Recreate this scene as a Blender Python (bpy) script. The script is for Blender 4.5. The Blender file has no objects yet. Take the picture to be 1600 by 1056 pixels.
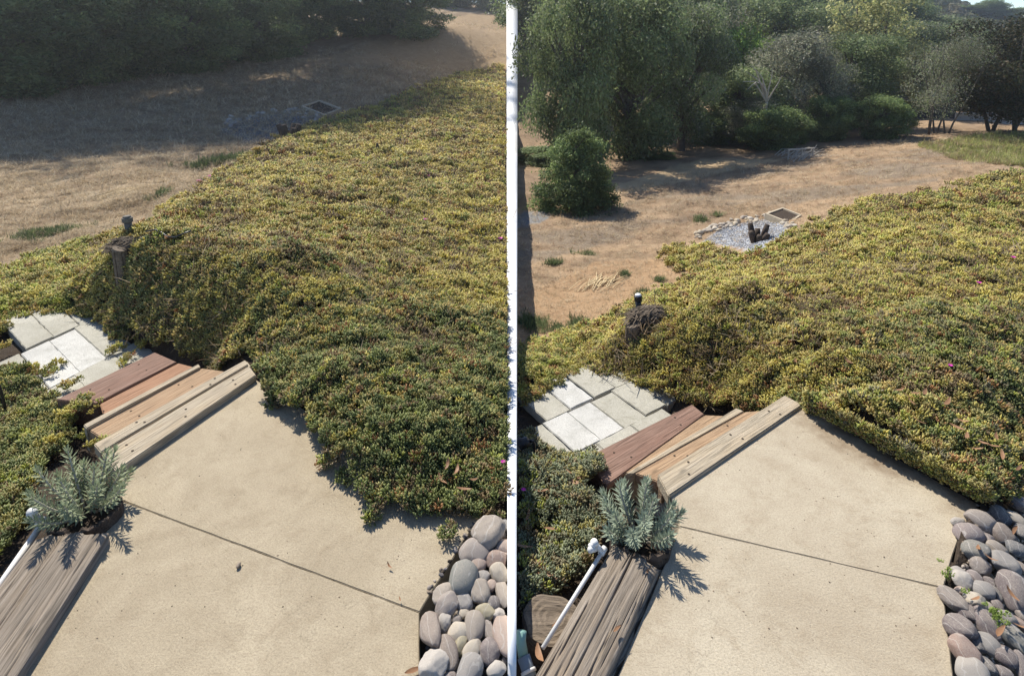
import bpy, bmesh, math, random
import numpy as np
from mathutils import Vector, Matrix

# ----------------------------------------------------------------- camera, sky, sun, exposure
SC = bpy.context.scene
COL = SC.collection
F, CX, HZ, PITCH, EYE = 1000.0, 800.0, 40.0, math.radians(13.0), 1.8
CY = HZ + F * math.tan(PITCH)
cam_data = bpy.data.cameras.new('camera')
cam = bpy.data.objects.new('camera', cam_data); COL.objects.link(cam)
cam.location = (0, 0, EYE)
cam.rotation_euler = (math.pi / 2 - PITCH, 0, 0)
cam_data.sensor_width = 36.0
cam_data.lens = 36.0 * F / 1600.0
cam_data.shift_y = -(528.0 - CY) / 1600.0
cam_data.clip_start = 0.05
cam_data.clip_end = 2000.0
SC.camera = cam

SUN_AZ, SUN_EL = math.radians(-31.0), math.radians(46.0)      # azimuth from +Y, negative = to the left
SUN = Vector((math.sin(SUN_AZ) * math.cos(SUN_EL), math.cos(SUN_AZ) * math.cos(SUN_EL), math.sin(SUN_EL)))
world = bpy.data.worlds.new('World'); SC.world = world; world.use_nodes = True
wn = world.node_tree.nodes; wl = world.node_tree.links
wn.clear()
sky = wn.new('ShaderNodeTexSky'); sky.sky_type = 'NISHITA'; sky.sun_disc = False
sky.sun_elevation = SUN_EL; sky.sun_rotation = SUN_AZ
sky.air_density = 1.0; sky.dust_density = 0.0; sky.ozone_density = 4.0; sky.altitude = 2500
bg = wn.new('ShaderNodeBackground'); bg.inputs['Strength'].default_value = 0.115
wo = wn.new('ShaderNodeOutputWorld')
wl.new(sky.outputs[0], bg.inputs[0]); wl.new(bg.outputs[0], wo.inputs[0])
sun_data = bpy.data.lights.new('sun', 'SUN'); sun_data.energy = 5.0; sun_data.angle = math.radians(0.5)
sun_data.color = (1.0, 0.94, 0.84)
sun = bpy.data.objects.new('sun', sun_data); COL.objects.link(sun)
sun.rotation_euler = SUN.to_track_quat('Z', 'Y').to_euler()
sun.location = (-20, 15, 30)
SC.view_settings.view_transform = 'Standard'
SC.view_settings.look = 'None'
SC.view_settings.exposure = 0.7
SC.view_settings.gamma = 1.0
SC.view_settings.use_curve_mapping = False
SC.render.engine = 'CYCLES'
SC.cycles.use_denoising = True
SC.cycles.max_bounces = 6
SC.cycles.transparent_max_bounces = 4
SC.cycles.volume_bounces = 0

rng = np.random.default_rng(7)
random.seed(7)

# ----------------------------------------------------------------- small helpers
CP, SP = math.cos(PITCH), math.sin(PITCH)
def ray(px, py):
    xc, yc = (px - CX) / F, -(py - CY) / F
    return np.array([xc, CP + yc * SP, -SP + yc * CP])
def at(px, py, z=0.0):                 # the point of the level z that shows at this place of the photograph
    r = ray(px, py); t = (z - EYE) / r[2]
    return np.array([r[0] * t, r[1] * t, z])
def atd(px, py, d):                    # the point at ground distance d
    r = ray(px, py); t = d / r[1]
    return np.array([r[0] * t, d, EYE + r[2] * t])
def to_px(x, y, z):
    yy = y * CP - (z - EYE) * SP
    up = y * SP + (z - EYE) * CP
    return CX + F * x / yy, CY - F * up / yy, yy
def in_poly(px, py, poly):
    poly = np.asarray(poly, float); inside = np.zeros(np.shape(px), bool)
    j = len(poly) - 1
    for i in range(len(poly)):
        xi, yi = poly[i]; xj, yj = poly[j]
        if yi != yj:
            c = ((yi > py) != (yj > py)) & (px < (xj - xi) * (py - yi) / (yj - yi) + xi)
            inside ^= c
        j = i
    return inside
def vnoise(x, y, s=0):
    xi = np.floor(x).astype(np.int64); yi = np.floor(y).astype(np.int64)
    fx = x - xi; fy = y - yi; fx = fx * fx * (3 - 2 * fx); fy = fy * fy * (3 - 2 * fy)
    def h(a, b):
        n = (a * 374761393 + b * 668265263 + s * 1442695041) & 0xffffffff
        n = ((n ^ (n >> 13)) * 1274126177) & 0xffffffff
        return ((n ^ (n >> 16)) & 0xffff) / 65535.0
    return (h(xi, yi) * (1 - fx) + h(xi + 1, yi) * fx) * (1 - fy) + (h(xi, yi + 1) * (1 - fx) + h(xi + 1, yi + 1) * fx) * fy
def fbm(x, y, s=0, o=3):
    v = 0; a = .5; t = 0
    for k in range(o):
        v = v + a * vnoise(x * 2 ** k, y * 2 ** k, s + k * 17); t += a; a *= .5
    return v / t
def sm(a, b, x):
    t = np.clip((x - a) / (b - a), 0, 1); return t * t * (3 - 2 * t)

WM = {}
def tag(o, label=None, cat=None, group=None, kind=None):
    if label: o['label'] = label
    if cat: o['category'] = cat
    if group: o['group'] = group
    if kind: o['kind'] = kind
    return o
def put(name, data, mat=None, parent=None, M=None):
    o = bpy.data.objects.new(name, data); COL.objects.link(o)
    M = M or Matrix.Identity(4)
    if parent is not None:
        o.parent = parent; o.matrix_basis = WM[parent.name].inverted() @ M
    else:
        o.matrix_basis = M
    WM[o.name] = M
    if mat is not None and data is not None and len(data.materials) == 0: data.materials.append(mat)
    return o
def empty(name, loc, rz=0.0, scale=None):
    M = Matrix.Translation(Vector(loc)) @ Matrix.Rotation(rz, 4, 'Z')
    if scale is not None: M = M @ Matrix.Diagonal((*scale, 1))
    o = put(name, None, M=M); o.empty_display_size = .1
    return o
def mesh_np(name, v, f, smooth=False, cols=None):
    """v (n,3); f (m,k) all faces with k corners, or a list of such arrays"""
    fs = f if isinstance(f, list) and isinstance(f[0], np.ndarray) else [np.array(f)]
    fs = [np.asarray(a, np.int32) for a in fs if len(a)]
    me = bpy.data.meshes.new(name)
    v = np.asarray(v, np.float32)
    me.vertices.add(len(v)); me.vertices.foreach_set('co', v.ravel())
    loops = np.concatenate([a.ravel() for a in fs]); tot = np.concatenate([np.full(len(a), a.shape[1], np.int32) for a in fs])
    me.loops.add(len(loops)); me.loops.foreach_set('vertex_index', loops)
    me.polygons.add(len(tot)); me.polygons.foreach_set('loop_start', np.concatenate([[0], np.cumsum(tot)[:-1]]).astype(np.int32))
    if smooth: me.polygons.foreach_set('use_smooth', np.ones(len(tot), bool))
    if cols is not None:
        a = me.color_attributes.new('col', 'FLOAT_COLOR', 'POINT')
        c = np.ones((len(v), 4), np.float32); c[:, :3] = cols; a.data.foreach_set('color', c.ravel())
    me.update(calc_edges=True); me.validate()
    return me
def bm_mesh(name, bm, smooth=False):
    me = bpy.data.meshes.new(name); bmesh.ops.recalc_face_normals(bm, faces=bm.faces[:]); bm.to_mesh(me); bm.free()
    if smooth:
        for p in me.polygons: p.use_smooth = True
    return me
class MB:
    def __init__(s): s.v = []; s.f = []
    def tube(s, pts, radii, n=8, cap=True):
        pts = [Vector(p) for p in pts]; b0 = len(s.v)
        prev = None
        for i, p in enumerate(pts):
            d = (pts[min(i + 1, len(pts) - 1)] - pts[max(i - 1, 0)]).normalized()
            a = prev - d * prev.dot(d) if prev is not None else d.orthogonal()
            a.normalize(); prev = a; b = d.cross(a)
            r = radii[i] if hasattr(radii, '__len__') else radii
            for k in range(n):
                t = 2 * math.pi * k / n; s.v.append(tuple(p + (a * math.cos(t) + b * math.sin(t)) * r))
        for i in range(len(pts) - 1):
            for k in range(n):
                k2 = (k + 1) % n; s.f.append((b0 + i * n + k, b0 + i * n + k2, b0 + (i + 1) * n + k2, b0 + (i + 1) * n + k))
        if cap:
            s.f.append(tuple(range(b0 + n - 1, b0 - 1, -1))); e = b0 + (len(pts) - 1) * n; s.f.append(tuple(range(e, e + n)))
        return s
    def box(s, c, size, rz=0, rx=0):
        M = Matrix.Rotation(rz, 3, 'Z') @ Matrix.Rotation(rx, 3, 'X'); b = len(s.v)
        for z in (-.5, .5):
            for (x, y) in ((-.5, -.5), (.5, -.5), (.5, .5), (-.5, .5)):
                s.v.append(tuple(Vector(c) + M @ Vector((x * size[0], y * size[1], z * size[2]))))
        for q in ((0, 3, 2, 1), (4, 5, 6, 7), (0, 1, 5, 4), (1, 2, 6, 5), (2, 3, 7, 6), (3, 0, 4, 7)): s.f.append(tuple(b + k for k in q))
        return s
    def mesh(s, name, smooth=False):
        me = bpy.data.meshes.new(name); me.from_pydata(s.v, [], s.f)
        if smooth:
            for p in me.polygons: p.use_smooth = True
        me.update(); return me
    def build(s, name, mat, parent=None, smooth=False, M=None): return put(name, s.mesh(name, smooth), mat, parent, M)

# ----------------------------------------------------------------- materials
class N:
    def __init__(s, name):
        s.m = bpy.data.materials.new(name); s.m.use_nodes = True; s.t = s.m.node_tree; s.t.nodes.clear()
        s.out = s.n('ShaderNodeOutputMaterial')
    def n(s, ty, **kw):
        o = s.t.nodes.new(ty)
        for k, v in kw.items(): setattr(o, k, v)
        return o
    def l(s, a, b): s.t.links.new(a, b); return s
    def val(s, sock, v):
        if hasattr(v, 'is_output'): s.l(v, sock)
        else: sock.default_value = v
    def xf(s, v, scale, rot):
        if any(rot):
            r = s.n('ShaderNodeMapping'); r.inputs['Rotation'].default_value = rot; s.l(v, r.inputs[0]); v = r.outputs[0]
        m = s.n('ShaderNodeMapping'); m.inputs['Scale'].default_value = scale; s.l(v, m.inputs[0]); return m.outputs[0]
    def coord(s, scale=(1, 1, 1), kind='Object', rot=(0, 0, 0)): return s.xf(s.n('ShaderNodeTexCoord').outputs[kind], scale, rot)
    def pos(s, scale=(1, 1, 1), rot=(0, 0, 0)): return s.xf(s.n('ShaderNodeNewGeometry').outputs['Position'], scale, rot)
    def noise(s, vec, scale=5, detail=4, rough=.6, dist=0):
        o = s.n('ShaderNodeTexNoise'); s.l(vec, o.inputs['Vector']); o.inputs['Scale'].default_value = scale
        o.inputs['Detail'].default_value = detail; o.inputs['Roughness'].default_value = rough; o.inputs['Distortion'].default_value = dist
        return o.outputs['Fac']
    def ramp(s, fac, stops):
        o = s.n('ShaderNodeValToRGB'); s.l(fac, o.inputs[0]); e = o.color_ramp.elements
        while len(e) < len(stops): e.new(.5)
        for k, (p, c) in enumerate(stops):
            e[k].position = p; e[k].color = (c, c, c, 1) if not hasattr(c, '__len__') else (*c, 1)
        return o.outputs[0]
    def mix(s, fac, a, b, mode='MIX'):
        o = s.n('ShaderNodeMix', data_type='RGBA', blend_type=mode)
        s.val(o.inputs[0], fac); s.val(o.inputs[6], a if hasattr(a, 'is_output') else (*a, 1)); s.val(o.inputs[7], b if hasattr(b, 'is_output') else (*b, 1))
        return o.outputs[2]
    def math(s, op, a, b=0.0):
        o = s.n('ShaderNodeMath', operation=op); s.val(o.inputs[0], a); s.val(o.inputs[1], b); return o.outputs[0]
    def bump(s, h, strength=.5, dist=.01, nrm=None):
        o = s.n('ShaderNodeBump'); o.inputs['Strength'].default_value = strength; o.inputs['Distance'].default_value = dist; s.l(h, o.inputs['Height'])
        if nrm is not None: s.l(nrm, o.inputs['Normal'])
        return o.outputs[0]
    def finish(s, col, rough=.8, nrm=None, spec=.3):
        p = s.n('ShaderNodeBsdfPrincipled'); s.val(p.inputs['Base Color'], col if hasattr(col, 'is_output') else (*col, 1)); s.val(p.inputs['Roughness'], rough)
        p.inputs['Specular IOR Level'].default_value = spec
        if nrm is not None: s.l(nrm, p.inputs['Normal'])
        s.l(p.outputs[0], s.out.inputs[0]); s.m['p'] = 1
        return s.m
    def leaf(s, col, trans=.4, rough=.55, spec=.25):
        p = s.n('ShaderNodeBsdfPrincipled'); s.l(col, p.inputs['Base Color']); p.inputs['Roughness'].default_value = rough; p.inputs['Specular IOR Level'].default_value = spec
        t = s.n('ShaderNodeBsdfTranslucent'); s.l(col, t.inputs[0]); m = s.n('ShaderNodeMixShader'); m.inputs[0].default_value = trans
        s.l(p.outputs[0], m.inputs[1]); s.l(t.outputs[0], m.inputs[2]); s.l(m.outputs[0], s.out.inputs[0]); return s.m

def m_plain(name, c, rough=.6, var=.15, scale=20, spec=.3, bump=0):
    n = N(name); v = n.coord(); f = n.noise(v, scale, 4)
    col = n.mix(f, tuple(x * (1 - var) for x in c), tuple(min(1, x * (1 + var)) for x in c))
    return n.finish(col, rough, n.bump(f, bump, .005) if bump else None, spec)
def m_inst(name, trans, rough, spec=.25):
    n = N(name); a = n.n('ShaderNodeAttribute', attribute_type='INSTANCER', attribute_name='col')
    return n.leaf(a.outputs['Color'], trans, rough, spec)
def m_vcol(name, trans, rough=.6, spec=.2):
    n = N(name); a = n.n('ShaderNodeAttribute', attribute_type='GEOMETRY', attribute_name='col')
    return n.leaf(a.outputs['Color'], trans, rough, spec)
def m_concrete(name, c0, c1, dirt, rotz, edge_dirt):
    n = N(name); v = n.pos()
    big = n.noise(v, 2.2, 8, .72, .6); mid = n.noise(v, 8, 8, .78, .4); fine = n.noise(v, 150, 4, .85); grn = n.noise(v, 420, 2, .8)
    col = n.mix(n.ramp(big, [(.36, 0), (.64, 1)]), tuple(x * .92 for x in c0), c1)
    col = n.mix(n.math('MULTIPLY', n.ramp(mid, [(.5, 0), (.68, 1)]), .6), col, dirt)
    col = n.mix(n.ramp(fine, [(.34, .55), (.56, 0)]), col, tuple(x * .42 for x in c0))
    col = n.mix(n.ramp(grn, [(.56, 0), (.72, .5)]), col, tuple(min(1, x * 1.45) for x in c1))
    ck = n.n('ShaderNodeTexVoronoi', feature='DISTANCE_TO_EDGE'); wv = n.n('ShaderNodeVectorMath', operation='ADD'); nz = n.n('ShaderNodeTexNoise'); n.l(v, nz.inputs['Vector']); nz.inputs['Scale'].default_value = 5; nz.inputs['Detail'].default_value = 6
    n.l(v, wv.inputs[0]); n.l(nz.outputs['Color'], wv.inputs[1]); n.l(wv.outputs[0], ck.inputs['Vector']); ck.inputs['Scale'].default_value = .8
    col = n.mix(n.math('MULTIPLY', n.ramp(ck.outputs['Distance'], [(.0, .3), (.004, 0)]), n.ramp(big, [(.45, 0), (.55, 1)])), col, tuple(x * .3 for x in dirt))
    vo = n.n('ShaderNodeTexVoronoi'); n.l(v, vo.inputs['Vector']); vo.inputs['Scale'].default_value = 23
    col = n.mix(n.ramp(vo.outputs['Distance'], [(.03, .35), (.11, 0)]), col, tuple(x * .35 for x in dirt))
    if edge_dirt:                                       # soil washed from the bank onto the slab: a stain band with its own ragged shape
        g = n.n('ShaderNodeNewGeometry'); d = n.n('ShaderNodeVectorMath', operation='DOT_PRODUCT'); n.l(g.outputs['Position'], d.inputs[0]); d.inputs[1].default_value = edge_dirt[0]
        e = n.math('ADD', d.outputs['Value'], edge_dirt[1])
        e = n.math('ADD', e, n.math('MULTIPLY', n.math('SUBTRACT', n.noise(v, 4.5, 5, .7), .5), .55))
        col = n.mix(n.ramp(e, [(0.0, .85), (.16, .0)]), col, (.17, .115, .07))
    st = n.pos((9, 210, 1), (0, 0, rotz)); br = n.noise(st, 1.0, 4, .75, .5)
    h = n.math('ADD', n.math('MULTIPLY', n.math('MULTIPLY', br, n.ramp(mid, [(.3, .25), (.7, 1)])), .8), n.math('MULTIPLY', fine, .8))
    return n.finish(col, .93, n.bump(h, .8, .0045), .15)
def m_wood(name, ca, cb, cc, stretch=22, bump=.7):
    n = N(name); v = n.coord((1.5, stretch, stretch)); f = n.noise(v, 2.2, 6, .7, .4)
    v2 = n.coord((1.1, 5, 5)); g = n.noise(v2, 2.5, 3, .6)
    v3 = n.coord((4, 130, 130)); h = n.noise(v3, 1.0, 3, .6)
    col = n.mix(n.ramp(f, [(.3, 0), (.68, 1)]), ca, cb); col = n.mix(n.ramp(g, [(.45, 0), (.75, .75)]), col, cc)
    col = n.mix(n.ramp(h, [(.36, .55), (.5, 0)]), col, tuple(x * .3 for x in ca))
    k = n.n('ShaderNodeTexVoronoi'); n.l(n.coord((3.1, 9, 9)), k.inputs['Vector']); k.inputs['Scale'].default_value = 1.6
    col = n.mix(n.ramp(k.outputs['Distance'], [(.05, .6), (.14, 0)]), col, tuple(x * .3 for x in cb))
    hh = n.math('ADD', f, n.math('MULTIPLY', h, .8))
    return n.finish(col, .85, n.bump(hh, bump, .006), .15)

M = {}
M['concrete_l'] = m_concrete('concrete_left', (.37, .305, .21), (.45, .38, .27), (.28, .22, .145), math.radians(38), None)
M['concrete_raw'] = m_plain('raw_concrete', (.44, .38, .29), .95, .3, 60, .1, .8)
M['beam'] = m_wood('weathered_beam_wood', (.13, .105, .08), (.30, .255, .205), (.24, .185, .13), 30, .6)
M['board_grey'] = m_wood('weathered_board', (.28, .23, .16), (.47, .40, .30), (.40, .31, .2), 18, .8)
M['board_tan'] = m_wood('tan_board', (.27, .175, .105), (.42, .30, .19), (.34, .22, .13), 18, .7)
M['board_red'] = m_wood('red_stained_board', (.16, .095, .07), (.29, .19, .145), (.22, .125, .09), 16, .8)
M['board_rust'] = m_wood('rust_board', (.25, .135, .08), (.40, .24, .15), (.30, .16, .095), 16, .8)
M['bark'] = m_wood('bark', (.045, .035, .028), (.12, .09, .07), (.08, .06, .045), 8, 1.0)
M['log'] = m_wood('old_log', (.10, .08, .06), (.24, .19, .14), (.17, .13, .09), 16, 1.0)
M['trunk'] = m_wood('tree_bark', (.06, .05, .04), (.17, .145, .12), (.1, .085, .07), 6, 1.0)
M['bare_branch'] = m_plain('bare_branch_bark', (.42, .38, .33), .9, .2)
M['paver'] = m_concrete('paver_concrete', (.39, .37, .305), (.48, .46, .39), (.27, .255, .19), .4, None)
M['paver_white'] = m_concrete('pale_paver', (.50, .49, .45), (.61, .60, .56), (.33, .32, .28), .9, None)
M['pvc'] = m_plain('white_pvc', (.62, .61, .58), .5, .18, 14, .4)
M['pvc_grey'] = m_plain('grey_pvc', (.16, .2, .24), .4, .1, 8, .4)
M['teal'] = m_plain('teal_hose', (.2, .34, .3), .4, .1, 8, .4)
M['black_plastic'] = m_plain('black_plastic', (.018, .018, .02), .4, .2, 8, .4)
M['grey_pipe'] = m_plain('dusty_pipe', (.13, .12, .1), .8, .3, 30)
M['cap'] = m_plain('white_cap', (.75, .75, .74), .5, .05)
M['thatch'] = m_plain('dead_thatch', (.13, .10, .075), .95, .5, 60, .1, 1)
M['white_wall'] = m_plain('divider_coat', (.82, .82, .81), .9, .02, 40, .1, .1)
M['frame_wood'] = m_plain('grey_frame_wood', (.45, .41, .34), .85, .2, 12, .2, .3)
M['box_wood'] = m_plain('pale_box_wood', (.44, .37, .27), .85, .2, 12, .2, .3)
M['soil_dark'] = m_plain('dark_soil', (.055, .042, .032), .95, .4, 30, .1, 1)
M['house_wall'] = m_plain('dark_house_wall', (.05, .05, .055), .8, .12, 3)
M['house_trim'] = m_plain('house_trim', (.1, .1, .11), .7, .1, 3)
M['pale_fence'] = m_plain('pale_fence', (.42, .42, .42), .8, .15, 3)
M['flower'] = m_plain('magenta_petal', (.55, .03, .35), .6, .2)
M['needle'] = m_vcol('silver_needle_leaf', .25, .6)
M['dry_leaf'] = (lambda n: n.leaf(n.mix(n.noise(n.coord((1, 1, 1)), 30, 3), (.22, .10, .045), (.42, .25, .14)), .25))(N('dry_leaf'))
M['ice'] = m_inst('ice_plant_leaf', .48, .5)
M['drygrass'] = m_inst('dry_grass_blade', .35, .8, .1)
M['pebble'] = m_inst('pebble', 0.0, .85, .15)
M['shrub_i'] = m_inst('hill_shrub_leaf', .25, .8, .1)
M['crown'] = m_vcol('tree_leaf', .42, .55)
def m_stone():
    n = N('river_stone'); oi = n.n('ShaderNodeObjectInfo'); tc = n.n('ShaderNodeTexCoord')
    vm = n.n('ShaderNodeVectorMath', operation='ADD'); n.l(tc.outputs['Object'], vm.inputs[0]); n.l(oi.outputs['Random'], vm.inputs[1])
    f = n.noise(vm.outputs[0], 26, 6, .7); g = n.noise(vm.outputs[0], 230, 2, .8); b = n.noise(vm.outputs[0], 9, 3, .6, .8)
    c = n.mix(n.ramp(f, [(.32, .0), (.68, 1)]), n.mix(.4, oi.outputs['Color'], (.07, .06, .055)), oi.outputs['Color'])
    c = n.mix(n.ramp(g, [(.56, 0), (.75, .4)]), c, (.52, .46, .40))
    c = n.mix(n.ramp(b, [(.52, 0), (.66, .6)]), c, (.34, .30, .26))
    w = n.n('ShaderNodeTexWave', wave_type='BANDS'); n.l(vm.outputs[0], w.inputs['Vector']); w.inputs['Scale'].default_value = .35; w.inputs['Distortion'].default_value = 14; w.inputs['Detail'].default_value = 4
    c = n.mix(n.ramp(w.outputs['Fac'], [(.965, 0), (.995, .5)]), c, (.5, .47, .43))
    ge = n.n('ShaderNodeNewGeometry'); sx = n.n('ShaderNodeSeparateXYZ'); n.l(ge.outputs['Normal'], sx.inputs[0])
    c = n.mix(n.math('MULTIPLY', n.ramp(sx.outputs[2], [(.55, 0), (.95, .5)]), n.ramp(f, [(.4, 0), (.6, 1)])), c, (.40, .35, .29))
    return n.finish(c, .82, n.bump(n.math('ADD', f, n.math('MULTIPLY', g, .6)), .6, .005), .2)
M['stone'] = m_stone()
def m_ground():
    n = N('open_ground'); a = n.n('ShaderNodeAttribute', attribute_type='GEOMETRY', attribute_name='col'); v = n.pos()
    f = n.noise(v, 2.3, 7, .7); g = n.noise(v, 19, 5, .75); h = n.noise(n.pos((1, 5, 1), (0, 0, .35)), 9, 4, .7)
    c = n.mix(n.ramp(f, [(.35, .38), (.6, 0)]), a.outputs['Color'], n.mix(1.0, a.outputs['Color'], (.5, .43, .38), 'MULTIPLY'))
    c = n.mix(n.ramp(g, [(.52, 0), (.74, .5)]), c, n.mix(1.0, a.outputs['Color'], (1.5, 1.45, 1.35), 'MULTIPLY'))
    c = n.mix(n.ramp(h, [(.3, .35), (.5, 0)]), c, n.mix(1.0, a.outputs['Color'], (.45, .42, .38), 'MULTIPLY'))
    return n.finish(c, .95, n.bump(n.math('ADD', g, f), .9, .03), .1)
M['ground'] = m_ground()

# ----------------------------------------------------------------- terrain
# heights of the two gardens, interpolated between surveyed spots; Z entries at a level, D entries at a distance
LZ = [(100,1056,-.12),(650,1056,-.12),(300,800,-.12),(600,900,-.12),(400,660,-.14),(790,1056,-.08),(790,900,-.06),(20,590,-.47),(100,540,-.47),(150,505,-.47),
      (0,870,-.22),(60,720,-.33),(0,700,-.36),(230,640,-.4),(180,527,-.46),(255,556,-.42),(330,574,-.34),(385,580,-.16),
      (0,490,-.47),(0,435,-.72),(560,770,-.04),(460,650,-.02),(600,700,.03),(500,600,.04),(700,720,.0),(790,790,-.03),(790,700,-.07),(790,600,-.22),(790,500,-.47),
      (790,400,-.86),(790,300,-1.45),(790,200,-1.95),(790,122,-2.35),(600,500,-.08),(600,400,-.42),(600,300,-1.0),(600,200,-1.6),(500,400,-.15),(400,380,-.12),
      (400,300,-.75),(405,246,-1.4),(300,330,-.5),(300,288,-1.1),(220,350,-.6),
      (0,415,-.95),(100,390,-.95),(200,342,-1.15),(300,270,-1.6),(230,262,-1.42),(120,255,-1.5),(330,240,-1.5),(0,300,-1.5),(0,240,-1.75),(200,210,-1.95),(400,225,-1.75),(440,200,-1.9),(0,150,-1.8),(200,150,-1.9),(400,150,-1.9),
      (500,176,-1.85),(600,160,-1.9),(740,116,-2.25)]
LD = [(190,404,4.74),(255,408,4.46),(325,428,4.2),(385,462,3.9),(402,520,3.62),(128,455,5.3),(700,45,62),(560,85,50),(790,45,70),(790,95,56),(620,95,50),(400,92,52),(0,92,52),(0,60,64),(400,55,64),(700,15,80),(0,0,100),(400,0,100),(790,10,100)]
RZ = [(1000,1056,-.12),(1450,1056,-.12),(1200,800,-.12),(1250,660,-.14),(1500,960,-.08),(1590,900,-.06),(810,850,-.22),(810,725,-.32),(900,765,-.28),(870,950,-.16),(810,1050,-.14),
      (810,680,-.47),(950,640,-.47),(1020,620,-.47),(810,635,-.47),(890,602,-.47),(810,562,-.68),(960,592,-.46),(1040,637,-.46),(1120,648,-.4),(1180,642,-.28),(1235,628,-.12),
      (1328,642,.06),(1300,560,.03),(1430,698,.06),(1400,600,.03),(1545,762,.03),(1590,745,.0),(1590,600,.02),(1590,500,-.03),(1590,400,-.26),(1590,285,-.75),(1400,500,-.08),(1400,400,-.34),(1400,325,-.85),
      (1250,450,-.18),(1250,385,-.6),(1250,356,-.95),(1100,470,-.34),(1110,440,-.75),(1025,476,-.45),
      (810,540,-.9),(950,500,-.88),(1050,450,-1.0),(810,450,-1.2),(950,420,-1.25),(1080,400,-1.3),(1160,365,-1.5),(1225,340,-1.42),(810,360,-1.7),(1000,330,-1.7),(1300,310,-1.32),(1450,280,-1.22),(1600,258,-1.2),
      (810,330,-1.8),(960,290,-1.9),(1100,262,-2.0),(1240,243,-2.0),(1400,213,-1.9),(1600,208,-1.7),(810,250,-2.2),(1100,200,-2.5),(1500,190,-2.1)]
RD = [(1000,502,4.1),(1075,508,3.86),(1145,524,3.66),(1225,554,3.36),(925,556,4.3),(1200,75,60),(810,75,60),(1600,110,60),(810,-110,130),(1200,-80,130),(1300,-50,125),(1440,-6,120),(1520,16,120),(1600,40,120),(1900,70,130),(1440,75,90),(1440,60,160),(1600,70,160),(1300,0,165)]
class Terrain:
    def __init__(s, zs, ds):
        p = np.array([at(*a) for a in zs] + [atd(*a) for a in ds]); s.c = .35
        s.q = p[:, :2]; s.k = np.log1p(p[:, 1])
        s.P = s.warp(p[:, 0], p[:, 1]); A = s.phi(s.P[:, None] - s.P[None]) + np.eye(len(p)) * 1e-3 * -1
        T = np.c_[np.ones(len(p)), s.P]; K = np.zeros((len(p) + 3,) * 2); K[:len(p), :len(p)] = A; K[:len(p), len(p):] = T; K[len(p):, :len(p)] = T.T
        s.w = np.linalg.solve(K, np.r_[p[:, 2], 0, 0, 0])
        s.lim = []
        s.th = np.linspace(-1.25, 1.25, 520); s.ly = np.linspace(math.log(.4), math.log(400), 560)
        A_, B_ = np.meshgrid(s.th * 4, s.ly * 4, indexing='ij'); s.grid = s.exact(np.stack([A_.ravel(), B_.ravel()], -1)).reshape(A_.shape)
    @staticmethod
    def warp(x, y):                       # directions and log-distance, so near spots count finely and far ones coarsely
        yy = np.maximum(y, .4); return np.stack([np.arctan2(x, yy) * 4.0, np.log(yy) * 4.0], -1)
    def phi(s, d): return -np.sqrt((d ** 2).sum(-1) + .006)
    def exact(s, Q):
        z = np.empty(len(Q))
        for i in range(0, len(Q), 20000):
            q = Q[i:i + 20000]; z[i:i + 20000] = s.phi(q[:, None] - s.P[None]) @ s.w[:-3] + s.w[-3] + q @ s.w[-2:]
        return z
    def raw(s, x, y):
        Q = s.warp(np.asarray(x, float), np.asarray(y, float)) / 4.0
        a = np.clip((Q[..., 0] - s.th[0]) / (s.th[1] - s.th[0]), 0, len(s.th) - 1.001); b = np.clip((Q[..., 1] - s.ly[0]) / (s.ly[1] - s.ly[0]), 0, len(s.ly) - 1.001)
        i = a.astype(int); j = b.astype(int); a = a - i; b = b - j; g = s.grid
        return (g[i, j] * (1 - a) + g[i + 1, j] * a) * (1 - b) + (g[i, j + 1] * (1 - a) + g[i + 1, j + 1] * a) * b
    def h(s, x, y):
        z = s.raw(x, y)
        z = z + ((fbm(np.asarray(x) * .8, np.asarray(y) * .8, 3) - .5) * .22 + (fbm(np.asarray(x) * 4.0, np.asarray(y) * 4.0, 4, 2) - .5) * .06) * sm(4.5, 9, y)
        z = np.where(np.asarray(y) < 1.6, np.minimum(z, -.12), z)
        for poly, zm in s.lim: z = np.where(in_poly(np.asarray(x), np.asarray(y), poly), np.minimum(z, zm), z)
        return z
TL, TR = Terrain(LZ, LD), Terrain(RZ, RD)

def wpoly(pts, z=0.0): return [tuple(at(px, py, z)[:2]) for px, py in pts]
def grow(poly, k):
    c = np.mean(poly, 0); return [tuple(c + (np.array(p) - c) * k) for p in poly]
# outlines of the concrete (z = 0) and of the sunk landings
slabL_far = [(398,592),(188,742),(197,768),(178,806),(240,800),(655,955),(690,900),(728,838),(752,812)]
slabL = wpoly([(398,592),(188,742),(197,768),(186,792),(152,856),(20,1062)]) + [(-1.7,.9),(-2.1,-.8),(-.28,-.8)] + wpoly([(655,1062),(655,955),(690,900),(728,838),(752,812)])
slabR = wpoly([(1250,632),(1047,776),(1060,800),(1056,838),(958,1062)]) + [(.12,.9),(-.0,-.8),(1.25,-.8)] + wpoly([(1490,1062),(1478,960),(1474,918),(1488,868),(1504,824),(1534,788)])
TL.lim = [(slabL, -.10), (wpoly([(395,560),(335,570),(240,545),(80,620),(120,690),(185,740)], -.1), -.42), (wpoly([(-80,560),(120,485),(180,520),(250,560),(90,640),(-80,700)], -.45), -.475)]
TR.lim = [(slabR, -.10), (wpoly([(1240,625),(1170,645),(1080,628),(905,715),(940,765),(1047,776)], -.1), -.42), (wpoly([(740,690),(905,600),(960,595),(1060,640),(905,735),(740,820)], -.45), -.475)]

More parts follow.
